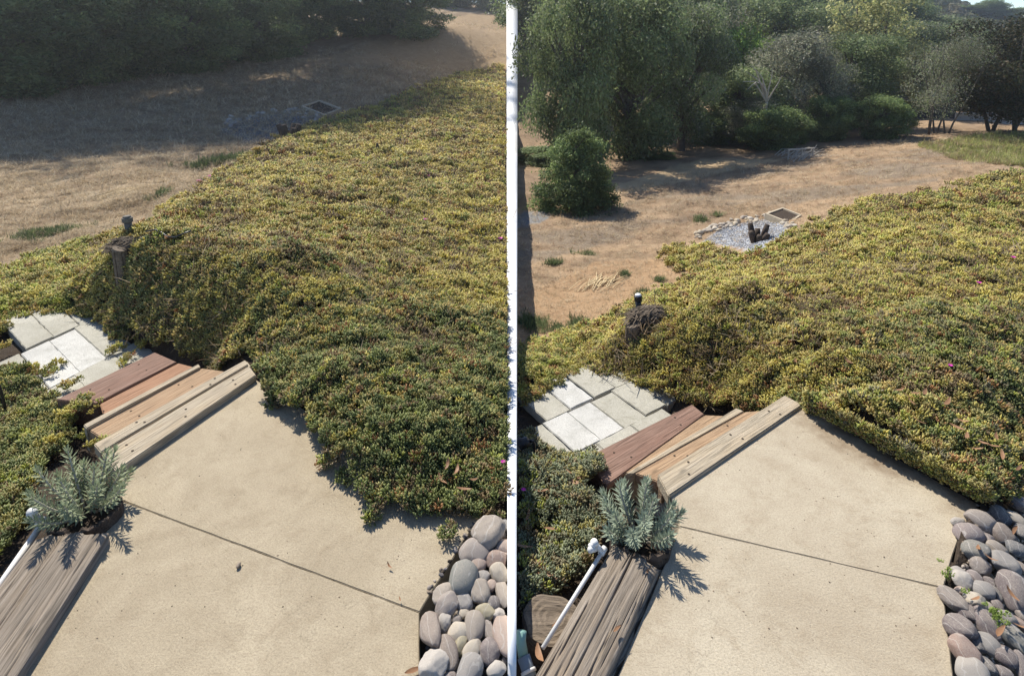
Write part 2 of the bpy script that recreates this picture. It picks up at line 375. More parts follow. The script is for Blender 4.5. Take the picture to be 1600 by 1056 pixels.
def poly_mask(px, py, poly, soft): return in_poly(px, py, poly).astype(float)
def ground_mesh(T, side, name):
    ny, nt = 300, 190
    ys = np.r_[np.linspace(-1.5, 1.1, 8), np.geomspace(1.2, 160, ny - 8)]
    ts = np.linspace(0, 1, nt) ** 1.15 * 1.7
    Y, Tt = np.meshgrid(ys, ts, indexing='ij'); X = side * (Tt * np.maximum(Y, 1.2) + 0.0)
    Z = T.h(X, Y)
    if side < 0: Z = Z + 0
    px, py, _ = to_px(X, np.maximum(Y, 1.0), Z)
    n1 = fbm(X * .9, Y * .9, 5, 4); n2 = fbm(X * 3.1, Y * 3.1, 9, 3)
    C = np.zeros(X.shape + (3,)); C[:] = (.060, .046, .034)                     # soil under the plants
    def lay(mask, c): C[:] = np.where(mask[..., None] > 0, C * (1 - np.clip(mask, 0, 1)[..., None]) + np.array(c) * np.clip(mask, 0, 1)[..., None], C)
    if side < 0:
        fld = (in_poly(px, py, [(-900,480),(-900,-900),(900,-900),(900,100),(790,112),(640,150),(560,180),(470,205),(400,246),(330,292),(250,346),(150,378),(0,432)])).astype(float)
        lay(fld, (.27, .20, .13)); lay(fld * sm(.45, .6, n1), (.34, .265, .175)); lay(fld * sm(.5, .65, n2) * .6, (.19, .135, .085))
        lay(fld * in_poly(px, py, [(500,95),(560,75),(650,35),(900,0),(900,120),(740,116)]), (.33, .24, .145))
        lay(in_poly(px, py, [(345,205),(372,185),(440,176),(495,185),(500,203),(455,222),(400,228)]).astype(float), (.16, .165, .18))  # gravel floor coloured darker to hold the tree shade
    else:
        fld = (in_poly(px, py, [(700,590),(700,-900),(2600,-900),(2600,250),(1900,236),(1600,274),(1480,300),(1350,325),(1260,352),(1180,388),(1130,416),(1090,440),(1000,480),(900,535),(800,562)])).astype(float)
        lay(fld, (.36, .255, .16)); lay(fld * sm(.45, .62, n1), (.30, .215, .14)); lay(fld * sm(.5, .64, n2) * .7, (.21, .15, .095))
        lay(fld * in_poly(px, py, [(800,560),(800,470),(930,410),(1080,400),(1090,440),(1000,480),(900,535)]) * .8, (.37, .245, .14))
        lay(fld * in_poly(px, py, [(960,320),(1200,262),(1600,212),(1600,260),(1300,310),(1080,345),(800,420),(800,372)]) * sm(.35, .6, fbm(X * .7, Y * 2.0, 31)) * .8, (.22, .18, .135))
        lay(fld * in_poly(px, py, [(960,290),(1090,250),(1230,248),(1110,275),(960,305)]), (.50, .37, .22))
        lay(fld * in_poly(px, py, [(700,330),(810,333),(862,329),(858,343),(800,360),(700,385)]), (.23, .23, .23))
        lay(fld * in_poly(px, py, [(1440,225),(1520,211),(1700,205),(1700,262),(1600,258),(1500,246)]) * sm(.3, .5, n1) * .85, (.20, .22, .06))
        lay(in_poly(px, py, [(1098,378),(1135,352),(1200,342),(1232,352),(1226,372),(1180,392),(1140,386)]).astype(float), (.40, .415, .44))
        hill = sm(45, 60, Y); lay(hill, (.18, .155, .09))
    g = np.arange(ny * nt).reshape(ny, nt)
    quads = np.stack([q.ravel() for q in (g[:-1, :-1], g[:-1, 1:], g[1:, 1:], g[1:, :-1])], -1)[:, ::side]
    me = mesh_np(name, np.stack([X, Y, Z], -1).reshape(-1, 3), quads, True, C.reshape(-1, 3))
    return tag(put(name, me, M['ground']), kind='structure')
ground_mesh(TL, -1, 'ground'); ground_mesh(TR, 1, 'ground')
# level ground far out to the horizon, well below the gardens
tag(put('terrain', mesh_np('terrain', [(-290,-80,-9),(290,-80,-9),(290,175,-9),(-290,175,-9)], [(0,1,2,3)], cols=np.full((4, 3), .15)), M['ground']), kind='structure')

# white divider added for the gap between the two views, widening with distance
def divider():
    ys = np.r_[1.45, np.geomspace(1.6, 55, 64)]; v = []; f = []
    for y in ys:
        b = max(float(TL.h(np.array([-.01 * y]), np.array([y]))[0]), float(TR.h(np.array([.01 * y]), np.array([y]))[0]), 0 if y < 2.2 else -9)
        top = b + .05
        top += .03 * float(sm(5, 11, y))
        if y > 24: top = top + (y - 24) * .24
        lo = b - 2.5; w = .0084 * y
        v += [(-w, y, lo), (w, y, lo), (w, y, top), (-w, y, top)]
    n = len(ys)
    for i in range(n - 1):
        a = i * 4; f += [(a + 1, a + 5, a + 6, a + 2), (a + 2, a + 6, a + 7, a + 3), (a + 3, a + 7, a + 4, a)]
    f += [(0, 1, 2, 3), tuple((n - 1) * 4 + k for k in (3, 2, 1, 0))]
    o = put('boundary_wall', mesh_np('boundary_wall', v, f), M['white_wall'])
    tag(o, 'thin white divider added between the two gardens to stand for the gap between views', 'wall')
divider()

# ----------------------------------------------------------------- concrete paths
def inset_prism(name, poly, z1, z0, mat, parent, bevel=.006, jag=.0, seed=0):
    r = random.Random(seed); pts = []
    for i, p in enumerate(poly):
        q = poly[(i + 1) % len(poly)]; L = math.dist(p, q); k = max(1, int(L / .05)) if jag and L < 3 else 1
        for j in range(k):
            t = j / k; x = p[0] + (q[0] - p[0]) * t; y = p[1] + (q[1] - p[1]) * t
            if j: x += r.uniform(-jag, jag); y += r.uniform(-jag, jag)
            pts.append((x, y))
    bm = bmesh.new(); vs = [bm.verts.new((x, y, z1)) for x, y in pts]; fc = bm.faces.new(vs)
    e = bmesh.ops.extrude_face_region(bm, geom=[fc])
    bmesh.ops.translate(bm, verts=[g for g in e['geom'] if isinstance(g, bmesh.types.BMVert)], vec=(0, 0, z0 - z1))
    if bevel:
        top = [ed for ed in bm.edges if all(abs(v.co.z - z1) < 1e-5 for v in ed.verts)]
        bmesh.ops.bevel(bm, geom=top, offset=bevel, segments=2, affect='EDGES', clamp_overlap=True)
    bmesh.ops.triangulate(bm, faces=[f for f in bm.faces if len(f.verts) > 4])
    return put(name, bm_mesh(name, bm), mat, parent)
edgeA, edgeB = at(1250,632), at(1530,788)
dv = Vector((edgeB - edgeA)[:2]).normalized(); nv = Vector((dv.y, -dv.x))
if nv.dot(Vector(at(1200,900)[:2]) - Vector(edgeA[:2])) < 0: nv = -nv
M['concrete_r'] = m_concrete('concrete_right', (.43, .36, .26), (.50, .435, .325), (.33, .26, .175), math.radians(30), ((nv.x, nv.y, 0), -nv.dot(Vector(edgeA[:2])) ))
def path(name, far, near, mat, seed):
    e = empty(name, (0, 0, 0)); tag(e, kind='structure')
    inset_prism('slab', far, 0, -.13, mat, e, .0025, .0012, seed); inset_prism('slab', near, 0, -.13, mat, e, .0025, .0012, seed + 1)
    return e
def shift(p, q, d):   # move the line p-q sideways by d
    v = Vector((q[0] - p[0], q[1] - p[1])).normalized(); n = Vector((-v.y, v.x)) * d; return (p[0] + n.x, p[1] + n.y), (q[0] + n.x, q[1] + n.y)
jl0, jl1 = tuple(at(164,772)[:2]), tuple(at(655,956)[:2])
f0, f1 = shift(jl0, jl1, .0014); n0, n1_ = shift(jl0, jl1, -.0014)
path('concrete_path', wpoly([(752,812),(398,592),(188,742),(197,766)]) + [f0, f1] + wpoly([(690,900),(728,838)]),
     [n0] + wpoly([(178,806),(152,856),(20,1062)]) + [(-1.75,.9),(-2.1,-.8),(-.28,-.8)] + wpoly([(655,1062)]) + [n1_], M['concrete_l'], 1)
jr0, jr1 = tuple(at(1062,822)[:2]), tuple(at(1474,918)[:2])
f0, f1 = shift(jr0, jr1, .0009); n0, n1_ = shift(jr0, jr1, -.0009)
path('concrete_path', wpoly([(1530,788),(1250,632),(1047,776),(1060,798)]) + [f0, f1] + wpoly([(1488,868),(1504,824)]),
     [n0] + wpoly([(1052,850),(962,1062)]) + [(.14,.9),(.06,-.8),(1.25,-.8)] + wpoly([(1490,1062),(1478,960)]) + [n1_], M['concrete_r'], 3)
# raw chipped footing strips between the slabs and the beams
tag(inset_prism('footing', wpoly([(150,862),(138,874),(10,1062)]) + [(-1.82,.9),(-1.78,.9)] + wpoly([(17,1062)]), -.012, -.14, M['concrete_raw'], None, .004, .006, 5), kind='structure')
tag(inset_prism('footing', wpoly([(1066,824),(1046,838),(1026,880),(930,1062)]) + [(.06,.9),(.125,.9)] + wpoly([(956,1062),(1049,850)]), -.012, -.14, M['concrete_raw'], None, .004, .007, 6), kind='structure')

# ----------------------------------------------------------------- weathered beams
def beam(name, fl, fr, nl, nr, z, thick, label, seed):
    fl, fr, nl, nr = [Vector(at(*p, z)) for p in (fl, fr, nl, nr)]
    ax = ((nl + nr) / 2 - (fl + fr) / 2); ax.z = 0; L = ax.length; ax.normalize()
    ay = Vector((0, 0, 1)).cross(ax); W = abs((fr - fl).dot(ay)); o = (fl + fr) / 2
    nx, nyy = 150, 110; r = np.random.default_rng(seed)
    U, V = np.meshgrid(np.linspace(0, L, nx), np.linspace(-W / 2, W / 2, nyy), indexing='ij')
    Zt = np.zeros_like(U); Zt -= .010 * (np.abs(V) / (W / 2)) ** 6
    for _ in range(30):
        c = r.uniform(-W / 2, W / 2); s0 = r.uniform(-.3, L); ln = r.uniform(.12, .8); wd = r.uniform(.0008, .0028); dp = r.uniform(.001, .008)
        path_ = c + .01 * np.sin(U * r.uniform(1, 4) + r.uniform(0, 6)) + .02 * (U - s0)
        env = sm(s0, s0 + .06, U) * (1 - sm(s0 + ln - .1, s0 + ln, U))
        Zt -= dp * env * np.exp(-((V - path_) / wd) ** 2)
    Zt += (vnoise(U * 3, V * 90, 4) - .5) * .004
    Uj = U.copy(); endj = (vnoise(V * 40, V * 0, 2) - .5) * .02; Uj += (1 - np.clip(U / .1, 0, 1)) * endj
    top = np.stack([Uj, V, Zt], -1).reshape(-1, 3); g = np.arange(nx * nyy).reshape(nx, nyy)
    f = np.stack([a.ravel() for a in (g[:-1, :-1], g[1:, :-1], g[1:, 1:], g[:-1, 1:])], -1)
    rim = np.r_[g[:, 0], g[-1, 1:], g[-2::-1, -1], g[0, -2:0:-1]]; low = top[rim].copy(); low[:, 2] = -thick
    nr_ = len(rim); b = len(top); k = np.arange(nr_); k2 = (k + 1) % nr_
    side = np.stack([rim[k2], rim[k], b + k, b + k2], -1)
    Mx = Matrix((( ax.x, ay.x, 0, o.x), (ax.y, ay.y, 0, o.y), (0, 0, 1, z), (0, 0, 0, 1)))
    ob = put(name, mesh_np(name, np.r_[top, low], [f, side]), M['beam'], None, Mx)
    return tag(ob, label, 'beam')
beam('timber_beam', (70,820), (156,850), (-130,1075), (12,1075), .045, .18, 'cracked grey timber beam lit from behind, at bottom left below the plant shadow', 11)
beam('timber_beam', (950,862), (1036,872), (815,1085), (935,1085), .035, .17, 'cracked grey timber beam beside the white pipe, left of the right concrete path', 12)

# ----------------------------------------------------------------- wooden steps
def board(q, z, thick, mat, parent, name='plank'):
    P = [Vector(at(*p, z)) for p in q]; c = sum(P, Vector()) / 4
    ax = ((P[1] - P[0]) + (P[2] - P[3])).normalized(); ay = Vector((0, 0, 1)).cross(ax)
    bm = bmesh.new(); lo = []; hi = []
    for p in P:
        d = p - c; hi.append(bm.verts.new((d.dot(ax), d.dot(ay), 0))); lo.append(bm.verts.new((d.dot(ax), d.dot(ay), -thick)))
    bm.faces.new(hi); bm.faces.new(lo[::-1])
    for i in range(4): bm.faces.new((hi[i], lo[i], lo[(i + 1) % 4], hi[(i + 1) % 4]))
    bmesh.ops.recalc_face_normals(bm, faces=bm.faces[:])
    bmesh.ops.bevel(bm, geom=bm.edges[:], offset=.004, segments=2, affect='EDGES')
    Mx = Matrix(((ax.x, ay.x, 0, c.x), (ax.y, ay.y, 0, c.y), (0, 0, 1, c.z), (0, 0, 0, 1)))
    return put(name, bm_mesh(name, bm), mat, parent, Mx)
def screws(q, z, parent, n=3):
    P = [Vector(at(*p, z)) for p in q]
    for k in range(n):
        for w in (.28, .72):
            t = (k + .5) / n + random.uniform(-.05, .05); a = P[0].lerp(P[1], t); b = P[3].lerp(P[2], t); c = a.lerp(b, w + random.uniform(-.06, .06))
            MB().tube([c + Vector((0, 0, -.01)), c + Vector((0, 0, .0015))], .0055, 8).build('screw_head', M['soil_dark'], parent)
def steps(boards, base, label):
    e = empty('wooden_steps', base); tag(e, label, 'steps')
    for q, z, mat, th, sc in boards:
        b = board(q, z, th, M[mat], e)
        if sc: screws(q, z, b, sc)
    return e
steps([([(146,693),(383,562),(388,569),(157,706)], .033, 'board_grey', .05, 2),
       ([(158,709),(389,571),(400,586),(181,735)], .036, 'board_grey', .05, 3),
       ([(152,694),(386,564),(392,572),(160,704)], -.02, 'board_grey', .13, 0),
       ([(138,671),(316,575),(352,580),(168,690)], -.125, 'board_tan', .045, 2),
       ([(130,663),(310,568),(313,573),(135,669)], -.11, 'board_grey', .14, 0),
       ([(156,631),(279,567),(330,580),(168,668)], -.262, 'board_rust', .04, 0),
       ([(88,624),(242,550),(276,565),(150,630)], -.255, 'board_red', .16, 2)],
      at(250,650,-.45), 'weathered wooden steps in low sun, grey treads above a red one')
steps([([(1027,741),(1226,617),(1254,632),(1045,774)], .015, 'board_grey', .05, 3),
       ([(1029,742),(1228,618),(1234,624),(1036,750)], -.03, 'board_tan', .12, 0),
       ([(992,739),(1164,643),(1204,640),(1028,752)], -.13, 'board_tan', .045, 2),
       ([(976,740),(1150,637),(1163,642),(990,740)], -.13, 'board_grey', .13, 0),
       ([(971,730),(1101,648),(1150,650),(990,752)], -.265, 'board_tan', .04, 0),
       ([(911,716),(1081,631),(1101,647),(948,758)], -.26, 'board_red', .16, 2)],
      at(1080,700,-.45), 'wooden steps in bright sun, smooth red lowest tread beside the pale pavers')

# ----------------------------------------------------------------- pavers
def pavers(name, O, U, V, z, cells, white, label):
    O, U, V = at(*O, z)[:2], at(*U, z)[:2], at(*V, z)[:2]; u = U - O; v = V - O
    e = empty(name, (O[0], O[1], z - .06)); tag(e, kind='structure')
    for (i, j, off, wi, hj) in cells:
        a = O + u * (i + off + random.uniform(-.02, .02)) + v * (j + random.uniform(-.02, .02)); g = random.uniform(.005, .014)
        q = [a + u * g + v * g, a + u * (wi - g) + v * g, a + u * (wi - g) + v * (hj - g), a + u * g + v * (hj - g)]
        dz = random.uniform(-.004, .004)
        inset_prism('paver', [tuple(p) for p in q], z + dz, z - .06, M['paver_white'] if (i, j) in white else M['paver'], e, .004, .003, i * 7 + j)
cells = []
for j in range(-2, 4):
    for i in range(-4, 4):
        cells.append((i, j, {0: 0, -1: .22, 1: .45 * i - .2, -2: .35, 2: .1, 3: .3}[j], 1.45 if j == 1 else 1, 1))
cells = [c for c in cells if c[1] > -2 and not (c[1] == 1 and c[0] > 1) and not (c[1] == -1 and c[0] < -1) and not (c[1] == 0 and c[0] < -3)]
cl = [c for c in cells if not (c[0] >= 2 and c[1] >= 0)]
pavers('paved_landing', (75,531), (116,512), (124,581), -.42, cl, {(0, 0), (-1, 0)}, None)
pavers('paved_landing', (885,643), (921,626), (939,688), -.42, [c for c in cells], {(0, 0), (-1, 0), (0, -1)}, None)

# ----------------------------------------------------------------- scatter (ground cover that nobody could count)
PROTO = bpy.data.collections.new('scatter_sources')
def proto_coll(name, meshes, mat):
    c = bpy.data.collections.new(name)
    for k, me in enumerate(meshes):
        me.materials.clear(); me.materials.append(mat); c.objects.link(bpy.data.objects.new('%s_%02d' % (name, k), me))
    return c
def gn_group(name, coll):
    ng = bpy.data.node_groups.new(name, 'GeometryNodeTree')
    ng.interface.new_socket('Geometry', in_out='INPUT', socket_type='NodeSocketGeometry'); ng.interface.new_socket('Geometry', in_out='OUTPUT', socket_type='NodeSocketGeometry')
    i = ng.nodes.new('NodeGroupInput'); o = ng.nodes.new('NodeGroupOutput'); ip = ng.nodes.new('GeometryNodeInstanceOnPoints'); ci = ng.nodes.new('GeometryNodeCollectionInfo')
    ci.inputs['Collection'].default_value = coll; ci.inputs['Separate Children'].default_value = True; ci.inputs['Reset Children'].default_value = True
    def na(ty, nm):
        n = ng.nodes.new('GeometryNodeInputNamedAttribute'); n.data_type = ty; n.inputs['Name'].default_value = nm; return n.outputs['Attribute']
    L = ng.links.new
    L(i.outputs[0], ip.inputs['Points']); L(ci.outputs[0], ip.inputs['Instance']); ip.inputs['Pick Instance'].default_value = True
    L(na('INT', 'idx'), ip.inputs['Instance Index']); L(na('FLOAT_VECTOR', 'rot'), ip.inputs['Rotation']); L(na('FLOAT', 'scl'), ip.inputs['Scale'])
    L(ip.outputs[0], o.inputs[0]); return ng
def scatter(name, P, R, S, C, group, nproto, label, cat):
    n = len(P); me = bpy.data.meshes.new(name); me.vertices.add(n); me.vertices.foreach_set('co', np.asarray(P, np.float32).ravel())
    a = me.attributes.new('rot', 'FLOAT_VECTOR', 'POINT'); a.data.foreach_set('vector', np.asarray(R, np.float32).ravel())
    a = me.attributes.new('scl', 'FLOAT', 'POINT'); a.data.foreach_set('value', np.asarray(S, np.float32))
    a = me.attributes.new('idx', 'INT', 'POINT'); a.data.foreach_set('value', rng.integers(0, nproto, n).astype(np.int32))
    a = me.attributes.new('col', 'FLOAT_COLOR', 'POINT'); c = np.ones((n, 4), np.float32); c[:, :3] = C; a.data.foreach_set('color', c.ravel())
    me.update(); o = put(name, me); m = o.modifiers.new('scatter', 'NODES'); m.node_group = group
    return tag(o, label, cat, None, 'stuff')
def euler_from_normal(nrm, yaw, jitter):
    n = nrm + rng.normal(0, jitter, nrm.shape); n /= np.linalg.norm(n, axis=1)[:, None]
    ref = np.stack([np.cos(yaw), np.sin(yaw), np.zeros(len(yaw))], 1)
    x = ref - n * (ref * n).sum(1)[:, None]; x /= np.linalg.norm(x, axis=1)[:, None]; y = np.cross(n, x)
    return np.stack([np.arctan2(y[:, 2], n[:, 2]), -np.arcsin(np.clip(x[:, 2], -1, 1)), np.arctan2(x[:, 1], x[:, 0])], 1)

def sprig_mesh(n, seed, lmin, lmax, wid):
    r = np.random.default_rng(seed); v = []; f = []
    for k in range(n):
        az = r.uniform(0, 2 * math.pi); el = r.uniform(.15, 1.45); L = r.uniform(lmin, lmax); w = wid * r.uniform(.8, 1.2)
        d = np.array([math.cos(az) * math.cos(el), math.sin(az) * math.cos(el), math.sin(el)]); s = np.cross(d, [0, 0, 1.]); s /= np.linalg.norm(s); t = np.cross(s, d)
        o = np.array([math.cos(az), math.sin(az), 0]) * r.uniform(0, .012) + [0, 0, r.uniform(-.004, .01)]
        b = len(v); v.append(o)
        for q in range(3):
            a = q * 2.094 + 1.57; v.append(o + d * L * .6 + (s * math.cos(a) + t * math.sin(a)) * w)
        v.append(o + d * L + np.array([0, 0, L * .12]))
        for q in range(3):
            q2 = (q + 1) % 3; f += [(b, b + 1 + q2, b + 1 + q), (b + 4, b + 1 + q, b + 1 + q2)]
    return mesh_np('sprig', np.array(v), np.array(f))
ICE = proto_coll('ice_sprig', [sprig_mesh(18, 40 + k, .010, .020, .0034) for k in range(8)], M['ice'])
G_ICE = gn_group('scatter_ice', ICE)
PAL = {'yellow': (.70, .62, .19), 'gold': (.66, .52, .21), 'olive': (.52, .475, .20), 'green': (.32, .37, .14), 'deep': (.18, .24, .10), 'brown': (.33, .235, .145), 'rust': (.46, .23, .11), 'grey': (.30, .275, .19), 'lime': (.50, .54, .13), 'silver': (.31, .36, .25)}
def pick(w):
    keys = list(w); W = np.stack([np.broadcast_to(w[k], w[keys[0]].shape) for k in keys], 1); W = np.clip(W, 0, None); W /= W.sum(1)[:, None]
    u = rng.random(len(W)); i = (np.cumsum(W, 1) < u[:, None]).sum(1).clip(0, len(keys) - 1)
    return np.array([PAL[k] for k in keys])[i]
def ice_patch(T, side, polys, base, k, lift, colfn, label, name='ice_plant', extra=None, smin=.0145, ymax=56, xr=1.6, bump=1.0, sc=1.0):
    """sprigs over the part of the bank inside the outlines; spacing grows with distance"""
    out = []
    ye = np.geomspace(1.3, ymax, 46)
    for a, b in zip(ye[:-1], ye[1:]):
        ym = (a + b) / 2; s = max(smin, k * ym); n = int((b - a) * xr * b / s ** 2 * 2.2)
        y = rng.uniform(a, b, n); x = side * rng.uniform(.0135, xr, n) * y
        z = np.where(in_poly(x, y, T.lim[0][0]), .0, T.h(x, y)); e = .03 * (1 + ym / 8)
        gx = np.clip((T.raw(x + e, y) - T.raw(x - e, y)) / e / 2, -3, 3); gy = np.clip((T.raw(x, y + e) - T.raw(x, y - e)) / e / 2, -3, 3)
        lump = (fbm(x * 2.0, y * 2.0, 21, 3) - .5) * .20 * min(1, ym / 3) * bump + (vnoise(x * 7, y * 7, 23) - .5) * .07 * bump + (vnoise(x * 16, y * 16, 24) - .5) * .03
        px, py, _ = to_px(x, y, z)
        keep = np.zeros(n, bool)
        jx = px + (vnoise(x * 11, y * 11, 51) - .5) * 26; jy = py + (vnoise(x * 11, y * 11, 52) - .5) * 18
        for pl in polys: keep |= in_poly(jx, jy, pl)
        keep &= rng.random(n) < np.sqrt(1 + gx ** 2 + gy ** 2) / 2.2
        keep &= rng.random(n) < .34 + 1.2 * vnoise(x * 6 / max(1, ym / 4), y * 6 / max(1, ym / 4), 77)
        nr = np.stack([-gx, -gy, np.ones(n)], 1); nr /= np.linalg.norm(nr, axis=1)[:, None]
        zz = z + lift + lump + rng.uniform(-.03, .016, n) * (s / .0165) ** .5
        P = np.stack([x, y, zz], 1) + nr * .012
        out.append((P[keep], nr[keep], np.full(keep.sum(), s), px[keep], py[keep]))
    P, nr, s, px, py = [np.concatenate([o[q] for o in out]) for q in range(5)]
    if extra is not None:
        P = np.r_[P, extra]; nr = np.r_[nr, np.tile([0, 0, 1.], (len(extra), 1))]; s = np.r_[s, np.full(len(extra), smin)]
        ex = to_px(extra[:, 0], extra[:, 1], extra[:, 2]); px = np.r_[px, ex[0]]; py = np.r_[py, ex[1]]
    C = colfn(P[:, 0], P[:, 1], px, py); C = (C * .82 + .18 * np.array([.48, .43, .18])) * rng.uniform(.7, 1.18, (len(P), 1))
    S = (s / .0145) ** .88 * rng.uniform(.55, 1.0, len(P)) ** 1.3 * 1.55 * sc
    R = euler_from_normal(nr * .8 + [0, 0, .45], rng.uniform(0, 6.28, len(P)), .22)
    o = scatter(name, P, R, S, C, G_ICE, 8, label, 'ground cover'); print(name, len(P))
    return o
def runners(spots, n=9, spread=.05):       # stray shoots creeping over the paving
    e = []
    for px, py, z in spots:
        p = at(px, py, z); a = random.uniform(0, 6.28)
        for k in range(n): e.append(p + [math.cos(a) * k * spread / n * 2 + random.gauss(0, spread * .3), math.sin(a) * k * spread / n * 2 + random.gauss(0, spread * .3), random.uniform(.004, .03)])
    return np.array(e)
def col_left(x, y, px, py):  # green foot is plant colour, made darker to carry the bank's shade
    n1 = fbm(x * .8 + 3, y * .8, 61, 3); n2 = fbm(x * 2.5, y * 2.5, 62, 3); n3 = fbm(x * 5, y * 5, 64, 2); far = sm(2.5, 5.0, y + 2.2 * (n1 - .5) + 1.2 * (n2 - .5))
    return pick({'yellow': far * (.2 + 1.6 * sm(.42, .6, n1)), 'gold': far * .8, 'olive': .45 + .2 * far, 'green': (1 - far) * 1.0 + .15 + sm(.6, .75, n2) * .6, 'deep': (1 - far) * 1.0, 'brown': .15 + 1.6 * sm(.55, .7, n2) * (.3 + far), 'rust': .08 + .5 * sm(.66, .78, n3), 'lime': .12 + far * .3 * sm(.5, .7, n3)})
def col_left_patch(x, y, px, py):
    n1 = fbm(x * 2, y * 2, 65, 3); o = np.ones_like(x)
    return pick({'yellow': .7 * o, 'gold': .5 * sm(.4, .6, n1), 'olive': .6 * o, 'lime': .6 * o, 'green': .4 * o, 'rust': .12 * o})
def col_near(x, y, px, py):
    n1 = fbm(x * 4, y * 4, 66, 3); o = np.ones_like(x)
    return pick({'olive': .6 * o, 'green': .8 * o, 'deep': .5 * o, 'lime': 1.2 * sm(.5, .65, n1), 'yellow': .6 * sm(.55, .7, n1), 'brown': .2 * o})
def col_right(x, y, px, py):
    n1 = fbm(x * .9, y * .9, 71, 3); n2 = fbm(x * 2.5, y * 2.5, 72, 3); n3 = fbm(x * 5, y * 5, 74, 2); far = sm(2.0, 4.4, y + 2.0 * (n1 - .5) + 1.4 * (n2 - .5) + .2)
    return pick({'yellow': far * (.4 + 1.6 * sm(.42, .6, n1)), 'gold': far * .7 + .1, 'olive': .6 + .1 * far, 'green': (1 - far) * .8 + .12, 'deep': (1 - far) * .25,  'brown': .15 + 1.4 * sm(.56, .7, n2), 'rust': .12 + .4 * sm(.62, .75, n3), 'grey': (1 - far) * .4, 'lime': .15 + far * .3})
def col_silver(x, y, px, py):
    n1 = fbm(x * 3, y * 3, 76, 3); o = np.ones_like(x)
    return pick({'silver': 1.5 * o, 'grey': .5 * o, 'olive': .4 * o, 'lime': 1.0 * sm(.52, .66, n1), 'brown': .25 * o})

mainL = [(400,588),(392,566),(340,578),(300,562),(230,548),(178,530),(150,508),(118,474),(122,430),(148,384),(200,370),(250,345),(330,291),(400,246),(470,206),(560,181),(640,151),(740,117),(830,92),(830,830),(742,820),(700,803),(650,806),(600,796),(562,778),(545,738),(520,738),(500,702),(470,662),(425,632)]
ice_patch(TL, -1, [mainL], None, .0044, .05, col_left, 'golden backlit ice plant covering the bank above the left path, green foot with painted shade',
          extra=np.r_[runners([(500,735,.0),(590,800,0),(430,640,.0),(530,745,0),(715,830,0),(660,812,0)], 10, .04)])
ice_patch(TL, -1, [[(-900,700),(-900,470),(0,430),(120,386),(150,384),(122,430),(118,474),(150,508),(50,507),(0,530),(-300,640)]], None, .0044, .045, col_left_patch, 'lime and yellow ice plant beyond the sunlit pavers at the left edge', ymax=14, bump=.6,
          extra=runners([(72,580,-.42),(80,590,-.42),(60,575,-.42),(180,530,-.41),(195,545,-.41),(205,560,-.41),(175,520,-.41),(15,540,-.42),(128,600,-.40),(110,640,-.25),(150,640,-.25),(120,650,-.25),(125,690,-.2),(140,700,-.15),(110,680,-.25),(100,660,-.3)], 14, .06))
ice_patch(TL, -1, [[(-700,1150),(-700,600),(0,598),(45,600),(95,640),(130,690),(112,700),(70,740),(55,812),(0,890)]], None, .0044, .05, col_near, 'green ice plant below the steps around the left planter', ymax=4.5, bump=.8)
mainR = [(1252,628),(1200,640),(1140,648),(1085,644),(1040,632),(985,604),(925,594),(910,562),(928,530),(965,505),(1000,482),(1095,446),(1135,428),(1190,404),(1262,364),(1350,330),(1480,301),(1600,275),(1900,236),(2600,260),(2600,1000),(1640,796),(1535,792),(1440,742),(1335,684)]
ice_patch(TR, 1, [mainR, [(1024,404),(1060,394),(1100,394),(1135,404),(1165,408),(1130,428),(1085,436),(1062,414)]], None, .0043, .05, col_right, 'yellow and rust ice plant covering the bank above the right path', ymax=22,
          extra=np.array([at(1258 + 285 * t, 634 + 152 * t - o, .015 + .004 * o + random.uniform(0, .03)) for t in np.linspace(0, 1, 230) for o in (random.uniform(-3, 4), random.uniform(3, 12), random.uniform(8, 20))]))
ice_patch(TR, 1, [[(780,655),(800,645),(870,612),(925,594),(910,562),(928,530),(965,505),(880,532),(780,566)]], None, .0043, .045, col_left_patch, 'bright yellow ice plant strip between the pale pavers and the bare dirt', ymax=7, bump=.5)
ice_patch(TR, 1, [[(780,715),(825,700),(870,722),(900,738),(925,728),(950,770),(935,850),(945,868),(880,935),(780,1000)]], None, .0043, .05, col_silver, 'silvery ice plant littered with brown leaves, below the red step', ymax=4, bump=.7)

# ----------------------------------------------------------------- river stones
def stone_mesh(seed, angular):
    bm = bmesh.new(); bmesh.ops.create_icosphere(bm, subdivisions=4, radius=1.0); r = np.random.default_rng(seed)
    A = r.normal(0, 1, (5, 3)); ph = r.uniform(0, 6.28, 5); cut = r.normal(0, 1, (7, 3)); cut /= np.linalg.norm(cut, axis=1)[:, None]; lv = r.uniform(.70, .95, 7)
    for v in bm.verts:
        d = np.array(v.co); p = np.sign(d) * np.abs(d) ** .86; p = p / np.linalg.norm(p) * (.93 + .1 * np.linalg.norm(p) ** .5)
        k = 1 + sum(.035 * math.sin(1.4 * A[i] @ d + ph[i]) for i in range(5))
        p = p * k
        for c, l in zip(cut, lv):
            e = p @ c - l
            if e > 0: p = p - c * e * (.85 if angular else .62)
        if angular: p = p * (1 + .05 * math.sin(9 * d[0] + ph[0]) * math.sin(8 * d[1] + ph[1]) * math.sin(7 * d[2] + ph[2]))
        v.co = p
    return bm_mesh('stone', bm, True)
STONES = [stone_mesh(100 + k, k >= 9) for k in range(12)]
for me in STONES: me.materials.append(M['stone'])
